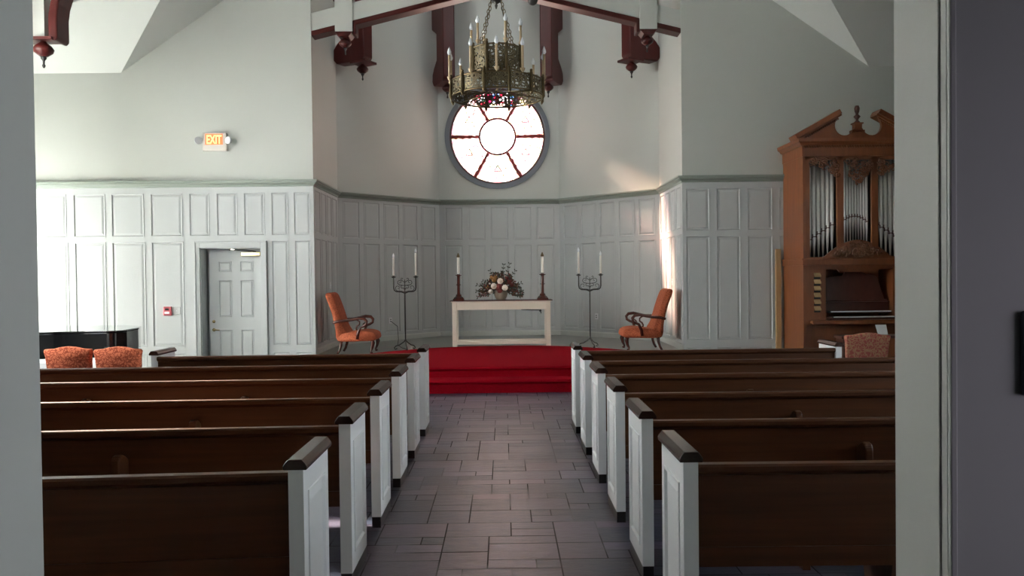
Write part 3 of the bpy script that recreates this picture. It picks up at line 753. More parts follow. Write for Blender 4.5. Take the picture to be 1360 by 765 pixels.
# ------------------------------------------------------------------ altar
def altar():
    t = thing('altar_table', 'long cream altar table with dark top on red carpet', 'table', (-.045, 14.42, ZP+.012))
    W2 = .91; H = .835; D = .55; lw = .085
    MB().box(-W2-.02, W2+.02, -.02, D+.02, H-.014, H).build('table_top', 'stickwood', t, bevel=.004)
    MB().box(-W2+.0, W2-.0, 0, D, H-.034, H-.014).build('top_moulding', 'cream', t, bevel=.006)
    a = MB(); a.box(-W2+.02+lw, W2-.02-lw, .012, .035, H-.17, H-.034).box(-W2+.02+lw, W2-.02-lw, D-.035, D-.012, H-.17, H-.034)
    a.box(-W2+.03, -W2+.05, lw, D-lw, H-.17, H-.034).box(W2-.05, W2-.03, lw, D-lw, H-.17, H-.034); a.build('apron', 'cream', t)
    for sx in (-1, 1):
        for y in (0.005, D-lw-.005):
            x0 = -W2+.02 if sx < 0 else W2-.02-lw
            MB().box(x0, x0+lw, y, y+lw, 0, H-.034).build('leg', 'cream', t, bevel=.005)
    MB().box(-W2+.02+lw, W2-.02-lw, .02, .075, .035, .095).build('stretcher', 'cream', t, bevel=.004)
    MB().box(-W2+.02+lw, W2-.02-lw, D-.075, D-.02, .035, .095).build('stretcher', 'cream', t, bevel=.004)
    return t
altar(); TT = ZP+.012+.835
cb = MB(); cb.tube([(.32, 14.5, TT-.175), (.5, 14.48, TT-.185), (.66, 14.5, TT-.19), (.68, 14.5, TT-.25)], .010, 6); cb.ball((.665, 14.5, TT-.20), .022)
tag(cb.build('cable', 'dark'), 'black cable end under the right of the altar table', 'cable')

def candlestick(x, label, clabel):
    t = thing('candlestick', label, 'candlestick', (x, 14.62, TT), 0, 'altar candlesticks')
    b = MB(); b.prism([(-.10, -.10, 0), (.10, -.10, 0), (.10, .10, 0), (-.10, .10, 0)], (0, 0, .03)); b.lathe([(.095, .03), (.085, .05), (.055, .075), (.05, .10), (.042, .11)], seg=6, smooth=False); b.build('base', 'stickwood', t, bevel=.004)
    s = MB(); s.lathe([(.034, .10), (.028, .14), (.026, .26), (.028, .275), (.045, .28), (.045, .29), (.028, .295), (.027, .43), (.032, .445)], seg=10, smooth=False); s.build('stem', 'stickwood', t)
    p = MB(); p.lathe([(.03, .44), (.06, .455), (.062, .463), (.03, .465)], seg=20); p.build('drip_pan', 'stickwood', t)
    c = thing('candle', clabel, 'candle', (x, 14.62, TT+.465), 0, 'altar candles')
    m = MB(); m.lathe([(.027, 0), (.025, .01), (.025, .33)], seg=18); m.build('wax', 'wax', c)
    m = MB(); m.lathe([(.029, .32), (.030, .35), (.020, .365), (.012, .39), (.008, .40)], seg=16); m.build('follower', 'brass', c)
    m = MB(); m.lathe([(.031, 0), (.031, .022), (.026, .03)], seg=18); m.build('collar', 'chrome', c)
candlestick(-.823, 'dark red wooden candlestick on the left end of the altar', 'white candle with brass cap on the left altar candlestick')
candlestick(.715, 'dark red wooden candlestick on the right end of the altar', 'white candle with brass cap on the right altar candlestick')

def flowers():
    t = thing('flower_arrangement', 'arrangement of cream roses and autumn foliage on the altar', 'flowers', (-.05, 14.62, TT))
    v = MB(); v.lathe([(.07, 0), (.09, .02), (.12, .09), (.125, .14), (.11, .17), (.10, .165)], seg=24); v.build('vase', 'vase', t)
    R = random.Random(3)
    def leafmesh(n, m, seed, rmax, nm, L0=.045):
        q = random.Random(seed); mb = MB()
        for i in range(n):
            a = q.uniform(0, PI) ; rad = rmax*math.sqrt(q.uniform(.05, 1))
            x = rad*math.cos(a)*1.12; z = .15+rad*abs(math.sin(a))*.98-(.08 if abs(x) > .2 else 0); y = q.uniform(-.14, .12)*(1-.5*rad/rmax)
            # stem
            p0 = Vector((x*.1, 0, .12)); p1 = Vector((x, y, z))
            if i % 3 == 0: mb.tube([p0, (p0+p1)/2+Vector((0, 0, .03)), p1], .003, 4)
            d = (p1-p0).normalized(); e = Vector((q.uniform(-1, 1), q.uniform(-1, 1), q.uniform(-1, 1))).normalized(); d = (d+e*.8).normalized()
            sd_ = d.cross(Vector((q.uniform(-.4, .4), 1, q.uniform(-.4, .4)))).normalized(); L_ = L0*q.uniform(.7, 1.4)
            up = sd_.cross(d)*L_*.15
            mb.add([p1, p1+d*L_*.5+sd_*L_*.33+up, p1+d*L_*1.1, p1+d*L_*.5-sd_*L_*.33+up, p1+d*L_*.55-up], [(0, 1, 4), (1, 2, 4), (2, 3, 4), (3, 0, 4)])
        o = mb.build(nm, m, t, fix=False); o['kind'] = 'stuff'; return o
    leafmesh(170, 'leaf', 1, .36, 'foliage'); leafmesh(170, 'leaf2', 2, .34, 'foliage'); leafmesh(150, 'redrose', 5, .35, 'berry_sprays', .034)
    # reaching sprigs
    sp = MB()
    for a, L_ in ((2.75, .46), (2.5, .40), (2.05, .42), (1.25, .52), (1.45, .48), (.95, .45), (.5, .42), (.12, .40), (-.12, .34), (3.25, .42), (3.0, .44)):
        pts = [Vector((0, -.03, .16))+Vector((math.cos(a), -.1, math.sin(a)))*L_*k/7+Vector((0, 0, -.06*(k/7)**2 if math.cos(a)**2 > .5 else 0)) for k in range(8)]
        sp.tube(pts, .0035, 5)
        for k in range(2, 8):
            for sg in (-1, 1):
                d = Vector((math.cos(a+sg*.9), 0, math.sin(a+sg*.9))); n_ = Vector((-d.z, .3, d.x)); p = pts[k]
                sp.add([p, p+d*.022+n_*.012, p+d*.048, p+d*.022-n_*.012], [(0, 1, 2, 3)])
    sp.build('sprigs', 'leaf', t, fix=False)
    def bloom(x, y, z, r, m, nm):
        b = MB(); b.ball((x, y, z), r*.62, sz=.9)
        for ring, n_ in ((.55, 5), (.85, 7), (1.0, 9)):
            for k in range(n_):
                a = 2*PI*k/n_+ring*2; c = Vector((x+math.cos(a)*r*ring*.62, y-.02+ring*.03, z+math.sin(a)*r*ring*.62))
                b.ball(c, r*.36, sy=.5, seg=8, rings=5)
        b.build(nm, m, t)
    bloom(-.01, -.15, .345, .058, 'rose', 'rose'); bloom(-.125, -.16, .255, .058, 'rose', 'rose'); bloom(.075, -.17, .225, .058, 'rose', 'rose'); bloom(-.185, -.12, .155, .045, 'rose', 'rose')
    bloom(-.035, -.15, .235, .07, 'redrose', 'dahlia'); bloom(-.02, -.14, .17, .05, 'redrose', 'dahlia'); bloom(.16, -.1, .33, .05, 'redrose', 'dahlia'); bloom(.20, -.08, .27, .04, 'redrose', 'dahlia'); bloom(.12, -.08, .39, .04, 'redrose', 'dahlia')
    bloom(-.12, -.1, .365, .05, 'gold', 'mum'); bloom(-.16, -.08, .41, .04, 'gold', 'mum'); bloom(-.09, -.08, .42, .035, 'gold', 'mum'); bloom(-.24, -.06, .24, .04, 'gold', 'mum')
    bloom(.09, -.06, .43, .022, 'rose', 'small_bloom'); bloom(.11, -.05, .49, .018, 'rose', 'small_bloom'); bloom(-.2, -.06, .30, .022, 'rose', 'small_bloom')
flowers()

# ------------------------------------------------------------------ floor candelabra
def candelabra(x, label, hl, hr, side):
    y = 14.05; t = thing('floor_candelabra', label, 'candelabra', (x, y, ZP+.012 if abs(x) < 1.5 else ZP), 0, 'wrought iron floor candelabra')
    s = MB(); s.tube([(0, 0, .17), (0, 0, 1.01)], .0115, 8); s.lathe([(.02, .15), (.024, .17), (.012, .19)], seg=10); s.build('stem', 'iron', t)
    for k in range(3):
        a = PI/2+PI*2/3*k+PI+.25; c, n = math.cos(a), math.sin(a)
        l = MB(); l.tube([(0, 0, .17), (.05*c, .05*n, .13), (.12*c, .12*n, .085), (.18*c, .18*n, .07), (.215*c, .215*n, .035), (.20*c, .20*n, .012), (.17*c, .17*n, .014), (.165*c, .165*n, .035)], .010, 7); l.build('leg', 'iron', t)
    u = MB(); u.tube([(-.195, 0, 1.28), (-.195, 0, 1.10), (-.185, 0, 1.055), (-.15, 0, 1.03), (-.06, 0, 1.025), (0, 0, 1.0), (.06, 0, 1.025), (.15, 0, 1.03), (.185, 0, 1.055), (.195, 0, 1.10), (.195, 0, 1.28)], .0115, 8)
    u.build('arm', 'iron', t)
    sc = MB()
    sc.tube([(0, 0, 1.0), (0, 0, 1.24)], .007, 6)
    for sg in (-1, 1):
        for (cx, cz, r, a0, tn) in ((.12, 1.095, .05, -1.6, 1.1), (.085, 1.195, .045, -1.7, 1.2), (.045, 1.25, .025, -1.6, .9), (.05, 1.12, .03, -2.4, .8)):
            spiral(sc, sg*cx, cz, 0, r, a0 if sg > 0 else PI-a0, tn, .0065, sg)
            e0 = Vector((sg*cx+(r*1.12)*math.cos(a0 if sg > 0 else PI-a0), 0, cz+r*1.12*math.sin(a0)))
            sc.tube([(0, 0, cz-.06 if cz > 1.1 else 1.02), (e0+Vector((0, 0, cz-.06)))/2 if False else (e0.x*.5, 0, (e0.z+cz-.06)/2), e0], .006, 5)
    sc.build('scrollwork', 'iron', t)
    for sx, h in ((-1, hl), (1, hr)):
        p = MB(); p.lathe([(.010, 1.265), (.045, 1.285), (.047, 1.293), (.022, 1.293), (.022, 1.31)], (sx*.195, 0, 0), 16); p.build('drip_pan', 'iron', t)
        c = thing('candle', 'white electric candle on the %s arm of the %s candelabra' % ('left' if sx < 0 else 'right', side), 'candle', (x+sx*.195, y, t.location.z+1.293), 0, 'candelabra candles')
        m = MB(); m.lathe([(.018, 0), (.018, h)], seg=14); m.build('wax', 'wax', c)
        m = MB(); m.lathe([(.012, h), (.020, h+.02), (.018, h+.045), (.004, h+.08)], seg=12); m.build('flame_bulb', 'bulb', c)
candelabra(-1.735, 'black wrought iron candelabra left of the altar', .33, .41, 'left')
candelabra(1.520, 'black wrought iron candelabra right of the altar', .40, .33, 'right')

# ------------------------------------------------------------------ chancel armchairs
def cushion_prism(mb, prof, y0, y1, r=.03):
    """profile in xz extruded in y with softened sides"""
    n = len(prof); cx = sum(p[0] for p in prof)/n; cz = sum(p[1] for p in prof)/n
    rows = []
    for yy, k in ((y0, .90), (y0+r*.5, .965), (y0+r*1.3, 1), (y1-r*1.3, 1), (y1-r*.5, .965), (y1, .90)):
        rows.append([(cx+(x-cx)*(k if k == 1 else 1-(1-k)*.35), yy, cz+(z-cz)*(k if k == 1 else 1-(1-k)*.8)) for x, z in prof])
    vs = [p for r_ in rows for p in r_]; fs = []
    for i in range(len(rows)-1):
        for k in range(n): fs.append((i*n+k, i*n+(k+1) % n, (i+1)*n+(k+1) % n, (i+1)*n+k))
    fs += [tuple(range(n)), tuple(range((len(rows)-1)*n, len(rows)*n))]
    mb.add(vs, fs, True)
def smooth_prof(pts, k=5):
    out = []; n = len(pts)
    for i in range(n):
        p0, p1, p2, p3 = [Vector(pts[(i+j) % n]) for j in (-1, 0, 1, 2)]
        for q in range(k):
            t = q/k; out.append(tuple(.5*((2*p1)+(-p0+p2)*t+(2*p0-5*p1+4*p2-p3)*t*t+(-p0+3*p1-3*p2+p3)*t**3)))
    return out
def armchair(loc, rz, label):
    t = thing('armchair', label, 'armchair', loc, rz, 'high backed chancel armchairs')
    hw = .31
    b = MB(); cushion_prism(b, smooth_prof([(-.235, .22), (-.265, .45), (-.335, .75), (-.42, .99), (-.40, 1.03), (-.345, 1.03), (-.295, .97), (-.21, .72), (-.13, .45), (-.06, .32), (-.08, .22)]), -hw+.02, hw-.02, .05); b.build('backrest', 'throne', t)
    s = MB(); cushion_prism(s, smooth_prof([(-.20, .215), (-.17, .33), (0, .37), (.20, .39), (.36, .365), (.42, .30), (.40, .225), (.2, .21)]), -hw, hw, .05); s.build('seat', 'throne', t)
    for sy in (-1, 1):
        y = sy*(hw-.045)
        l = MB(); l.tube([(-.17, y, .23), (-.175, y, .14), (-.20, y, .06), (-.235, y, 0)], [.028, .024, .021, .02], 8); l.build('leg', 'mahog', t)
        l = MB(); l.tube([(.345, y, .24), (.365, y, .18), (.35, y, .10), (.325, y, .04), (.335, y, .012), (.35, y, 0)], [.034, .036, .024, .017, .024, .024], 8); l.build('leg', 'mahog', t)
        a = MB(); y = sy*(hw+.005)
        pts = [(-.29, y, .53), (-.20, y, .555), (-.05, y, .565), (.06, y*1.02, .585), (.15, y*1.05, .605), (.235, y*1.07, .595), (.275, y*1.07, .55), (.265, y*1.06, .495), (.215, y*1.03, .465), (.165, y*1.0, .445), (.145, y, .40), (.12, y*.99, .34), (.11, y*.97, .25)]
        a.tube(pts, [.022, .024, .022, .024, .027, .027, .025, .022, .022, .022, .023, .026, .026], 8); a.build('arm', 'mahog', t)
        a = MB(); a.tube([(.06, y, .585), (.11, y, .575), (.15, y, .545), (.15, y, .50), (.11, y, .47), (.09, y, .43), (.10, y, .40)], .014, 7); a.build('arm_scroll', 'mahog', t)
    return t
armchair((-2.575, 13.72, ZP), 0, 'high backed rust upholstered armchair against the left chancel wall')
armchair((2.435, 13.72, ZP), PI, 'high backed rust upholstered armchair against the right chancel wall')

# ------------------------------------------------------------------ side chairs near pews
def side_chair(loc, rz, label, fab, w=.50, top=.90, group=None):
    t = thing('side_chair', label, 'chair', loc, rz, group)
    n = 12; prof = []
    hb_ = w/2; zb = .46
    out = [(-hb_*.86, zb), (-hb_*.95, top-.10), (-hb_, top-.045), (-hb_*.95, top-.025), (-hb_*.6, top-.02), (-hb_*.35, top-.003), (0, top+.005), (hb_*.35, top-.003), (hb_*.6, top-.02), (hb_*.95, top-.025), (hb_, top-.045), (hb_*.95, top-.10), (hb_*.86, zb)]
    b = MB(); cx, cz = 0, (zb+top)/2; rows = []
    for yy, k in ((-.035, .93), (-.025, .98), (-.01, 1), (.025, 1), (.045, .95)):
        rows.append([(x*(1-(1-k)*.8), yy+(z-zb)*-.10, cz+(z-cz)*(1-(1-k)*.6)) for x, z in out])
    m = len(out); fs = []
    for i in range(len(rows)-1):
        for k in range(m): fs.append((i*m+k, i*m+(k+1) % m, (i+1)*m+(k+1) % m, (i+1)*m+k))
    fs += [tuple(range(m)), tuple(range((len(rows)-1)*m, len(rows)*m))]
    b.add([p for r_ in rows for p in r_], fs, True); b.build('backrest', fab, t)
    s = MB().box(-w*.46, w*.46, 0, .45, .39, .47); s.build('seat', fab, t, bevel=.03)
    for sx in (-1, 1):
        MB().tube([(sx*w*.40, .02, .46), (sx*w*.41, .0, .2), (sx*w*.42, -.06, 0)], [.02, .02, .016], 8).build('leg', 'mahog', t)
        MB().tube([(sx*w*.41, .41, .39), (sx*w*.41, .42, 0)], [.022, .015], 8).build('leg', 'mahog', t)
    return t
side_chair((-4.60, 8.50, 0), 0, 'orange patterned chair with arched back, leftmost of the two by the piano', 'orange', .50, .905, 'orange patterned chairs before the piano')
side_chair((-4.06, 8.46, 0), 0, 'orange patterned chair with arched back, nearer the end of the pew', 'orange', .50, .90, 'orange patterned chairs before the piano')
side_chair((4.13, 9.06, 0), 0, 'maroon patterned chair standing before the organ', 'maroonf', .52, .905)

# low white rail piece behind the chairs
wb = MB(); pts = [(-5.6, 0)] + [(-5.6, .66)] + [(-5.3, .66), (-5.14, .64)] + [(-5.05, .60), (-4.9, .60), (-4.86, .62)] + [(-4.84+.29*0, .64)] + [(-4.70+.14*math.cos(a), .60+.10*math.sin(a)) for a in (PI*.75, PI*.5, PI*.25, 0)] + [(-4.56, 0)]
wb.prism([(x, 9.35, z) for x, z in pts], (0, .06, 0))
tag(wb.build('low_screen', 'bench', bevel=.015), 'low white screen with rounded end between the orange chairs and piano', 'screen')

# ------------------------------------------------------------------ grand piano
def piano():
    t = thing('grand_piano', 'black grand piano in the left transept', 'piano', (-5.03, 10.42, 0))
    # outline: tail toward +x
    out = [(0, .12), (-.02, .02), (-.12, -.03), (-.35, -.035), (-.62, -.08), (-.85, -.13), (-1.15, -.15), (-1.15, .13), (-1.85, .13), (-1.85, 1.25), (-.5, 1.25), (-.15, 1.0), (0, .6)]
    out = [(x, y) for x, y in out]
    out = smooth_prof(out[:7], 5)[:30] + out[6:]
    c = MB(); c.prism([(x, y, .60) for x, y in out], (0, 0, .32)); c.build('case', 'piano', t, bevel=.01)
    l = MB(); l.prism([(x*1.01+.012, y*1.01-.012, .925) for x, y in out], (0, 0, .022)); l.build('lid', 'piano', t, bevel=.006)
    for x, y in ((-.25, .5), (-1.7, .3), (-1.7, 1.05)):
        MB().lathe([(.06, .60), (.05, .3), (.03, .08), (.02, .03), (.03, .0)], (x, y, 0), 12).build('leg', 'piano', t)
    MB().box(-1.90, -1.6, .2, 1.0, .55, .60).build('key_slip', 'piano', t)
piano()

# ------------------------------------------------------------------ organ
def organ():
    OX, OY = 5.60, 12.5; t = thing('pipe_organ', 'tall cherry wood pipe organ with broken pediment', 'organ', (OX, OY, 0))
    HWD = .885; D = YF-.02-OY
    # lower case
    lc = MB(); lc.box(-HWD, -HWD+.03, 0, D, 0, 1.72).box(HWD-.03, HWD, 0, D, 0, 1.72)
    lc.box(-HWD+.03, -.53, 0, .03, .78, 1.72).box(.53, HWD-.03, 0, .03, .78, 1.72)
    lc.box(-.56, -.53, .03, .5, .78, 1.72).box(.53, .56, .03, .5, .78, 1.72)
    lc.box(-.53, .53, .48, .50, .78, 1.72).box(-.53, .53, 0, .03, 1.655, 1.72)
    lc.box(-HWD+.03, HWD-.03, .06, .09, 0, .78)
    lc.build('lower_case', 'organ', t)
    # shaped head of recess
    hd = MB(); pts = [(-.53, 1.655), (.53, 1.655), (.53, 1.645), (.33, 1.64), (.30, 1.60), (-.30, 1.60), (-.33, 1.64), (-.53, 1.645)]
    hd.prism([(x, .03, z) for x, z in pts], (0, .03, 0)); hd.build('recess_head', 'organ', t)
    # key desk
    kd = MB().box(-.78, .78, -.16, .40, .80, .845).box(-.80, .80, -.17, -.14, .79, .855); kd.build('key_desk', 'organ', t, bevel=.006)
    kb = MB().box(-.52, .52, -.10, -.0, .855, .90); kb.build('keyboard_frame', 'organd', t)
    for zz, yy in ((.905, -.12), (.985, -.02)):
        k = MB().box(-.47+(.0), .50, yy, yy+.14, zz-.025, zz); ko = k.build('keyboard', 'dark', t)
        q = MB().box(-.46, .49, yy-.01, yy, zz-.015, zz+.002); q.build('key_fronts', 'plate', ko)
    tp = MB().box(-.52, .50, .10, .2, .95, 1.16); tp.build('keyboard_back', 'organd', t)
    # music rack with shaped top
    mr = MB(); pts = [(-.48, 1.13), (.45, 1.13), (.36, 1.50), (.32, 1.545), (.20, 1.56), (.12, 1.60), (-.02, 1.625), (-.16, 1.60), (-.20, 1.545), (-.36, 1.53), (-.47, 1.51)]
    mr.prism([(x, .16-(1.5-z)*.15, z) for x, z in pts], (0, .02, 0)); mr.build('music_rack', 'organd', t, bevel=.004)
    MB().box(-.50, .50, .05, .12, 1.115, 1.13).build('rack_ledge', 'organd', t)
    # stop jambs: stepped tabs
    for sx in (-1, 1):
        for i in range(6):
            z = 1.00+i*.105; x = sx*.65
            a, b = sorted((x-sx*.03, x+sx*.07)); MB().prism([(a, -.0, z+.045), (b, 0, z+.045), (b, -.045, z), (a, -.045, z)], (0, .0, .022)).build('stop_tab', 'pale', t)
            MB().box(a, b, -.006, 0, z-.03, z).build('stop_slot', 'dark', t)
    # belt course
    bl = MB().box(-HWD-.02, HWD+.02, -.04, D, 1.72, 1.81).box(-HWD-.035, HWD+.035, -.055, D, 1.80, 1.82).box(-HWD-.03, HWD+.03, -.05, D, 1.712, 1.725); bl.build('belt_moulding', 'organ', t, bevel=.004)
    # upper case
    uc = MB(); uc.box(-HWD, -HWD+.03, 0, D, 1.82, 3.42).box(HWD-.03, HWD, 0, D, 1.82, 3.42)
    for a, b in ((-HWD+.03, -.775), (-.345, -.24), (.20, .305), (.735, HWD-.03)): uc.box(a, b, 0, .05, 1.82, 3.42)
    uc.box(-HWD+.03, HWD-.03, 0, .05, 3.36, 3.42); uc.box(-HWD+.03, HWD-.03, D-.03, D, 1.82, 3.42); uc.build('upper_case', 'organ', t, bevel=.003)
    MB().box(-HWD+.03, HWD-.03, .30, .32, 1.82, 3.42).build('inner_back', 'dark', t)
    # frieze, cornice
    fz = MB().box(-HWD-.01, HWD+.01, -.01, D, 3.42, 3.60); fz.build('frieze', 'organ', t)
    dt = MB()
    for i in range(44): x = -HWD+.01+i*(2*HWD-.02)/44; dt.box(x, x+.02, -.03, -.01, 3.555, 3.585)
    dt.build('dentils', 'organ', t)
    cn = MB(); prof = [(0, 3.58), (.03, 3.59), (.05, 3.62), (.08, 3.64), (.09, 3.69), (0, 3.69)]
    # cornice sweeps left, front, right
    P = [(-HWD-.01, D), (-HWD-.01, -.01), (HWD+.01, -.01), (HWD+.01, D)]; N_ = [(-1, 0), (-1, -1), (1, -1), (1, 0)]
    rows = [[(p[0]+n[0]*o_, p[1]+n[1]*o_, z) for o_, z in prof] for p, n in zip(P, N_)]
    for r0, r1 in zip(rows, rows[1:]):
        for j in range(len(prof)-1): cn.poly([r0[j], r1[j], r1[j+1], r0[j+1]])
    cn.box(-HWD-.01, HWD+.01, -.01, D, 3.60, 3.685); cn.build('cornice', 'organ', t, fix=False)
    # broken pediment
    rk = .56
    for s in (-1, 1):
        ty = MB(); pts = [(s*.95, 3.69), (s*.95, 3.70), (s*.28, 3.70+rk*.67), (s*.30, 4.00)]
        # scroll cut: arc from (s*.28,..) round to the pedestal
        arcp = [(s*(.215+.155*math.cos(a)), 3.90+.155*math.sin(a)) for a in [PI*.25-PI*i/14*1.15 for i in range(15)]]
        pts = [(s*.95, 3.69), (s*.30, 3.69+rk*.64)] + arcp + [(s*.055, 3.86), (s*.0, 3.86), (0, 3.69)]
        ty.prism([(x, .01, z) for x, z in pts], (0, .06, 0)); ty.build('pediment_board', 'organ', t)
        rc = MB(); d = Vector((-s*.67, 0, rk*.67)).normalized(); nr = Vector((s*d.z, 0, abs(d.x)))
        a0 = Vector((s*.99, 0, 3.685)); a1 = Vector((s*.285, 0, 3.685+rk*.705))
        q = [a0, a1, a1+nr*.075, a0+nr*.075]; rc.prism([(p.x, -.07, p.z) for p in q], (0, .30, 0))
        q = [a0-nr*.03, a1-nr*.03, a1, a0]; rc.prism([(p.x, -.035, p.z) for p in q], (0, .24, 0)); rc.build('raking_cornice', 'organ', t, bevel=.006)
        dn = MB()
        for i in range(20):
            p = a0+(a1-a0)*(.1+.85*i/20)-nr*.05; dn.box(p.x-.008, p.x+.008, -.015, .01, p.z-.012, p.z+.012)
        dn.build('dentils', 'organ', t)
    pd = MB().box(-.055, .055, .0, .11, 3.80, 3.93).box(-.075, .075, -.01, .12, 3.925, 3.945).box(-.10, .10, .0, .11, 3.80, 3.83); pd.build('finial_pedestal', 'organ', t)
    fn = MB(); fn.lathe([(.03, 0), (.045, .015), (.02, .04), (.022, .06), (.055, .10), (.03, .125), (.02, .14), (.036, .18), (.042, .23), (.03, .27), (.01, .275)], (0, .055, 3.945), 16); fn.build('urn_finial', 'organd', t)
    # pipes
    def pipe(x, r, tip, mouth, top):
        p = MB(); y = .13
        p.lathe([(.008, tip), (r, mouth-.02), (r, mouth+.035), (r, top)], (x, y, 0), 14)
        po = p.build('pipe', 'pipe', t)
        m = MB(); m.box(x-r*.62, x+r*.62, y-r-.003, y-r+.012, mouth-.008, mouth+.006); m.box(x-r*.95, x-r*.72, y-r-.002, y-r*.3, mouth-.02, mouth+.04); m.box(x+r*.72, x+r*.95, y-r-.002, y-r*.3, mouth-.02, mouth+.04)
        m.build('pipe_mouth', 'organd', po)
    for s in (-1, 1):
        for i in range(6):
            x = -.735+i*.0715; k = i/5
            pipe((x+.0 if s < 0 else -x-.04), .0335, 1.80+.19*max(0, k-.35), 2.12+.23*k, 3.40)
    for i in range(10):
        x = -.02+(i-4.5)*.0435; k = 1-((i-4.5)/4.5)**2; pipe(x, .0205, 1.98+.10*k, 2.40+.085*k, 3.40)
    # carved hump
    hp = MB(); pts = [(-.775, 1.82), (.735, 1.82)]
    top = []
    for i in range(31):
        x = .735-i*1.51/30; u = abs(x+.02)
        z = 1.84+.27*max(0, 1-(u/.52)**1.7)**.9 if u < .52 else 1.84
        top.append((x, z))
    hp.prism([(x, .005, z) for x, z in pts+top], (0, .05, 0)); hp.build('carved_board', 'organ', t)
    R = random.Random(11)
    def carving(nm, region, n, r0, r1):
        c = MB(); k = 0
        while k < n:
            x = R.uniform(region[0], region[1]); z = R.uniform(region[2], region[3])
            if not region[4](x, z): continue
            k += 1
            spiral(c, x, z, -.022, R.uniform(r0, r1), R.uniform(0, 6.28), R.uniform(.8, 1.3), R.uniform(.010, .016), R.choice((-1, 1)), 12, R.uniform(-.02, .01))
            if k % 2: c.ball((x+R.uniform(-.02, .02), -.012, z+R.uniform(-.02, .02)), .018, seg=8, rings=5)
        c.build(nm, 'carve', t)
    carving('leaf_carving', (-.42, .38, 1.86, 2.08, lambda x, z: z < 1.85+.21*max(0, 1-(abs(x+.02)/.42)**1.4)), 90, .022, .042)
    carving('pipe_shade', (-.235, .195, 3.0, 3.36, lambda x, z: z > 3.36-.30*max(0, 1-(abs(x+.02)/.26)**1.4)-.05), 48, .03, .05)
    carving('pipe_shade', (-.775, -.345, 3.05, 3.36, lambda x, z: z > 3.31-.20*((x+.775)/.43)**1.2), 38, .028, .045)
    carving('pipe_shade', (.305, .735, 3.05, 3.36, lambda x, z: z > 3.31-.20*((.735-x)/.43)**1.2), 38, .028, .045)
    return t
organ()
bnch = thing('organ_bench', 'dark wooden bench in front of the organ', 'bench', (5.55, 11.9, 0))
MB().box(-.55, .55, -.15, .15, .61, .65).build('seat', 'organd', bnch, bevel=.005)
for sx in (-1, 1): MB().box(sx*.5-.02, sx*.5+.02, -.14, .14, 0, .61).build('side_panel', 'organd', bnch)
pp = MB(); pp.prism([(5.62, 11.92, .652), (5.77, 11.92, .652), (5.765, 11.97, .80), (5.60, 11.97, .80)], (0, .004, 0))
tag(pp.build('sheet_music', 'paper'), 'white sheet of paper standing on the organ bench', 'paper')
pk = MB().box(4.57, 4.66, YF-.06, YF-.02, 0, 2.0)
tag(pk.build('timber_board', 'pale', bevel=.004), 'pale upright timber board beside the organ', 'board')

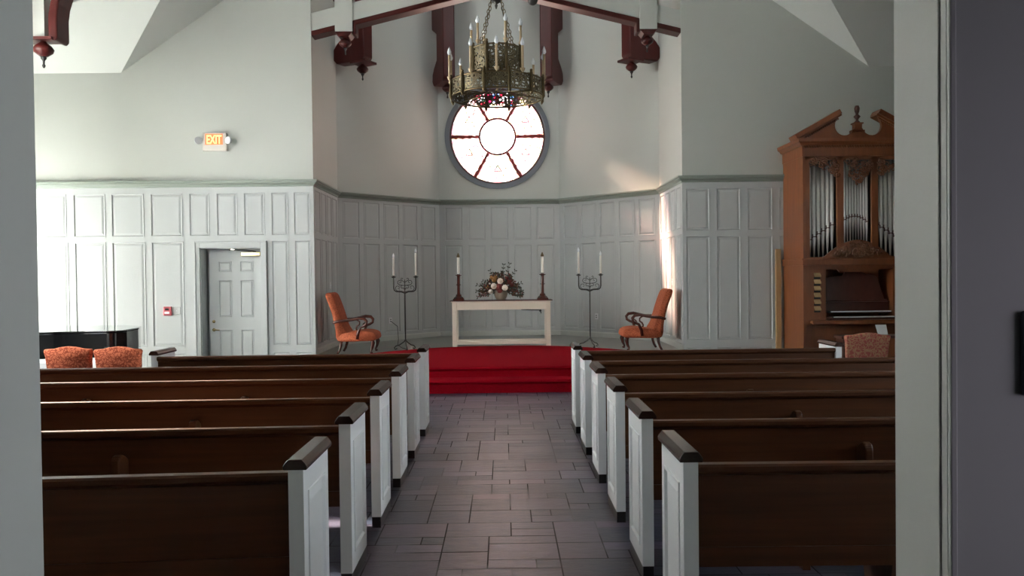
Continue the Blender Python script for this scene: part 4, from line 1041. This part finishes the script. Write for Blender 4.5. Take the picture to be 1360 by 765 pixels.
# ------------------------------------------------------------------ chandelier
def chandelier():
    cx, cy = -.05, 9.8; t = thing('chandelier', 'bronze two tier chandelier with electric candles', 'chandelier', (cx, cy, 0))
    def tier(R_, z0, z1, n, nm):
        for k in range(n):
            a0 = 2*PI*k/n+PI/n*(-1)-PI/2; a1 = a0+2*PI/n
            p = MB(); m = 6
            for i in range(m):
                b0, b1 = a0+(a1-a0)*i/m, a0+(a1-a0)*(i+1)/m
                t0, t1 = (i/m-.5)*2, ((i+1)/m-.5)*2
                p.poly([(R_*math.cos(b0), R_*math.sin(b0), z0-.03*t0*t0+.02), (R_*math.cos(b1), R_*math.sin(b1), z0-.03*t1*t1+.02), (R_*math.cos(b1), R_*math.sin(b1), z1+.02*(1-abs(t1))), (R_*math.cos(b0), R_*math.sin(b0), z1+.02*(1-abs(t0)))])
            p.build('pierced_panel', 'filigree', t)
            q = MB(); q.tube([(R_*1.015*math.cos(a0), R_*1.015*math.sin(a0), z0-.055), (R_*1.03*math.cos(a0), R_*1.03*math.sin(a0), z0-.02), (R_*1.02*math.cos(a0), R_*1.02*math.sin(a0), z1+.03)], [.006, .02, .018], 6, smooth=False)
            q.ball((R_*1.02*math.cos(a0), R_*1.02*math.sin(a0), z1+.045), .018, seg=8, rings=5); q.build('pilaster', 'brass', t)
        r = MB()
        for z, rr in ((z0, .012), (z1, .010)):
            r.tube([(R_*math.cos(2*PI*k/48), R_*math.sin(2*PI*k/48), z) for k in range(48)], rr, 6, closed=True)
        r.build('ring', 'brass', t)
    tier(.56, 3.78, 3.965, 12, 'lower'); tier(.30, 4.07, 4.36, 8, 'upper')
    # spokes and struts between tiers
    st = MB()
    for k in range(8):
        a = 2*PI*k/8+.2; c, s = math.cos(a), math.sin(a)
        st.tube([(.56*c, .56*s, 3.96), (.45*c, .45*s, 4.02), (.36*c, .36*s, 4.0), (.30*c, .30*s, 4.09)], .008, 6)
        st.tube([(.56*c, .56*s, 3.79), (0, 0, 3.86)], .006, 5)
    st.lathe([(.03, 3.80), (.05, 3.86), (.02, 3.92), (.02, 4.9)], seg=10) if False else None
    st.build('strut', 'brass', t)
    def candle(a, R_, zb, h):
        c, s = math.cos(a), math.sin(a); x, y = R_*c, R_*s
        m = MB(); m.lathe([(.004, zb-.05), (.02, zb-.03), (.03, zb-.005), (.03, zb)], (x, y, 0), 10); m.lathe([(.0145, zb), (.0145, zb+h)], (x, y, 0), 10)
        co = m.build('candle_tube', 'tan', t)
        b = MB(); b.lathe([(.012, zb+h), (.024, zb+h+.022), (.024, zb+h+.042), (.012, zb+h+.080), (.002, zb+h+.100)], (x, y, 0), 10); b.build('flame_bulb', 'bulb', co)
    for d in (0, 31, -31, 78, -78, 103, -103, 128, -128, 180): candle(math.radians(d-90), .585, 4.01, .26)
    for d in (20, -45, 68, 110, 160, -100, -150): candle(math.radians(d-90), .315, 4.42, .20)
    # chains
    def chain(p0, p1, nm='chain'):
        m = MB(); p0 = Vector(p0); p1 = Vector(p1); L_ = (p1-p0).length; n = int(L_/.045); d = (p1-p0).normalized(); u = d.cross(Vector((0, 1, 0))).normalized(); v = d.cross(u)
        for i in range(n):
            c = p0+(p1-p0)*(i+.5)/n; w_ = u if i % 2 else v; pts = []
            for k in range(8):
                an = 2*PI*k/8; pts.append(c+d*math.cos(an)*.030+w_*math.sin(an)*.014)
            m.tube(pts, .0045, 4, closed=True)
        m.build(nm, 'brass', t)
    for k in range(4):
        a = PI/4+k*PI/2; chain((.28*math.cos(a), .28*math.sin(a), 4.38), (.07*math.cos(a), .07*math.sin(a), 5.0))
    h = MB(); h.lathe([(.006, 4.86), (.02, 4.90), (.012, 4.92), (.06, 4.95), (.075, 4.99), (.05, 5.03), (.02, 5.06)], seg=16); h.build('hub', 'iron', t)
    chain((0, 0, 5.05), (0, 0, RZ-.01))
    e = MB(); e.tube([(.15, .1, 4.38), (.12, .1, 4.62), (.06, .05, 4.95)], .006, 5); e.build('flex', 'dark', t)
chandelier()

# ------------------------------------------------------------------ small wall things
def exit_sign():
    t = thing('exit_sign', 'lit EXIT sign with two emergency lamps on the left wall', 'sign', (-4.77, YF, 3.73))
    MB().box(-.20, .20, -.07, 0, 0, .30).build('housing', 'cast', t, bevel=.01)
    MB().box(-.15, .14, -.074, -.070, .10, .28).build('face', 'exitbg', t)
    cu = bpy.data.curves.new('exit_text', 'FONT'); cu.body = 'EXIT'; cu.size = .20; cu.align_x = 'CENTER'; cu.extrude = .002; cu.offset = .004
    o = bpy.data.objects.new('tmp', cu); C.objects.link(o)
    dg = bpy.context.evaluated_depsgraph_get(); me = bpy.data.meshes.new_from_object(o.evaluated_get(dg)); bpy.data.objects.remove(o)
    l = bpy.data.objects.new('letters', me); C.objects.link(l); me.materials.clear(); me.materials.append(M['exit']); l.parent = t
    l.location = (-.005, -.078, .118); l.rotation_euler = (PI/2, 0, 0); l.scale = (.62, 1, 1)
    for sx in (-1, 1):
        a = MB(); a.lathe([(.012, 0), (.045, .02), (.062, .055), (.060, .07)], seg=18)
        a.xf(Matrix.Translation((sx*.275, -.07, .165)) @ Matrix.Rotation(math.radians(90), 4, 'X') @ Matrix.Rotation(-sx*.5, 4, 'Y')); a.build('emergency_lamp', 'plate', t)
        MB().tube([(sx*.20, -.04, .165), (sx*.275, -.05, .165)], .014, 8).build('lamp_arm', 'cast', t)
exit_sign()
al = thing('fire_alarm', 'red fire alarm pull station on the panelling beside the door', 'alarm', (-5.61, YF, 1.0))
MB().box(-.065, .065, -.05, 0, 0, .15).build('housing', 'alarm', al, bevel=.01)
MB().box(-.04, .04, -.062, -.05, .03, .065).build('pull_bar', 'paper', al, bevel=.004)
MB().box(-.03, .03, -.056, -.05, .09, .12).build('panel', 'dark', al)
def plate(name, label, cat, P, n_, w_=.075, h_=.12, grp=None, m='plate'):
    t = thing(name, label, cat, P, math.atan2(n_[1], n_[0])+PI/2, grp)
    MB().box(-w_/2, w_/2, -.008, 0, -h_/2, h_/2).build('cover_plate', m, t, bevel=.003)
    for dz in ((-.02, .02) if name == 'outlet' else (0,)):
        MB().box(-.010, .010, -.016, -.008, dz-.010, dz+.010).build('socket' if name == 'outlet' else 'toggle', 'dark' if name == 'outlet' else 'paper', t)
    return t
plate('light_switch', 'light switch plate right of the fire alarm', 'switch', (-5.46, YF-.001, 1.08), (0, -1), .105, .12)
plate('light_switch', 'light switch plate on the left chancel return wall', 'switch', (AX-HW+.004, 14.55, 1.46), (1, 0))
plate('light_switch', 'light switch plate on the right chancel return wall', 'switch', (AX+HW-.004, 14.2, 1.46), (-1, 0))
plate('outlet', 'wall outlet behind the left candelabra', 'outlet', (AX-HW+.855, YA+.875, .72), (.72, -.70), grp='chancel outlets')
plate('outlet', 'wall outlet behind the right candelabra', 'outlet', (AX+HW-1.10, YA+1.125, .74), (-.72, -.70), grp='chancel outlets')
cd = MB(); cd.tube([(AX-HW+.88, YA+.84, .70), (-2.12, 15.9, .62), (-2.05, 15.5, .40), (-2.0, 15.0, .33), (-1.85, 14.4, .325), (-1.74, 14.1, .33)], .006, 6)
tag(cd.build('power_cord', 'dark'), 'thin dark cord from outlet to the left candelabra', 'cord')
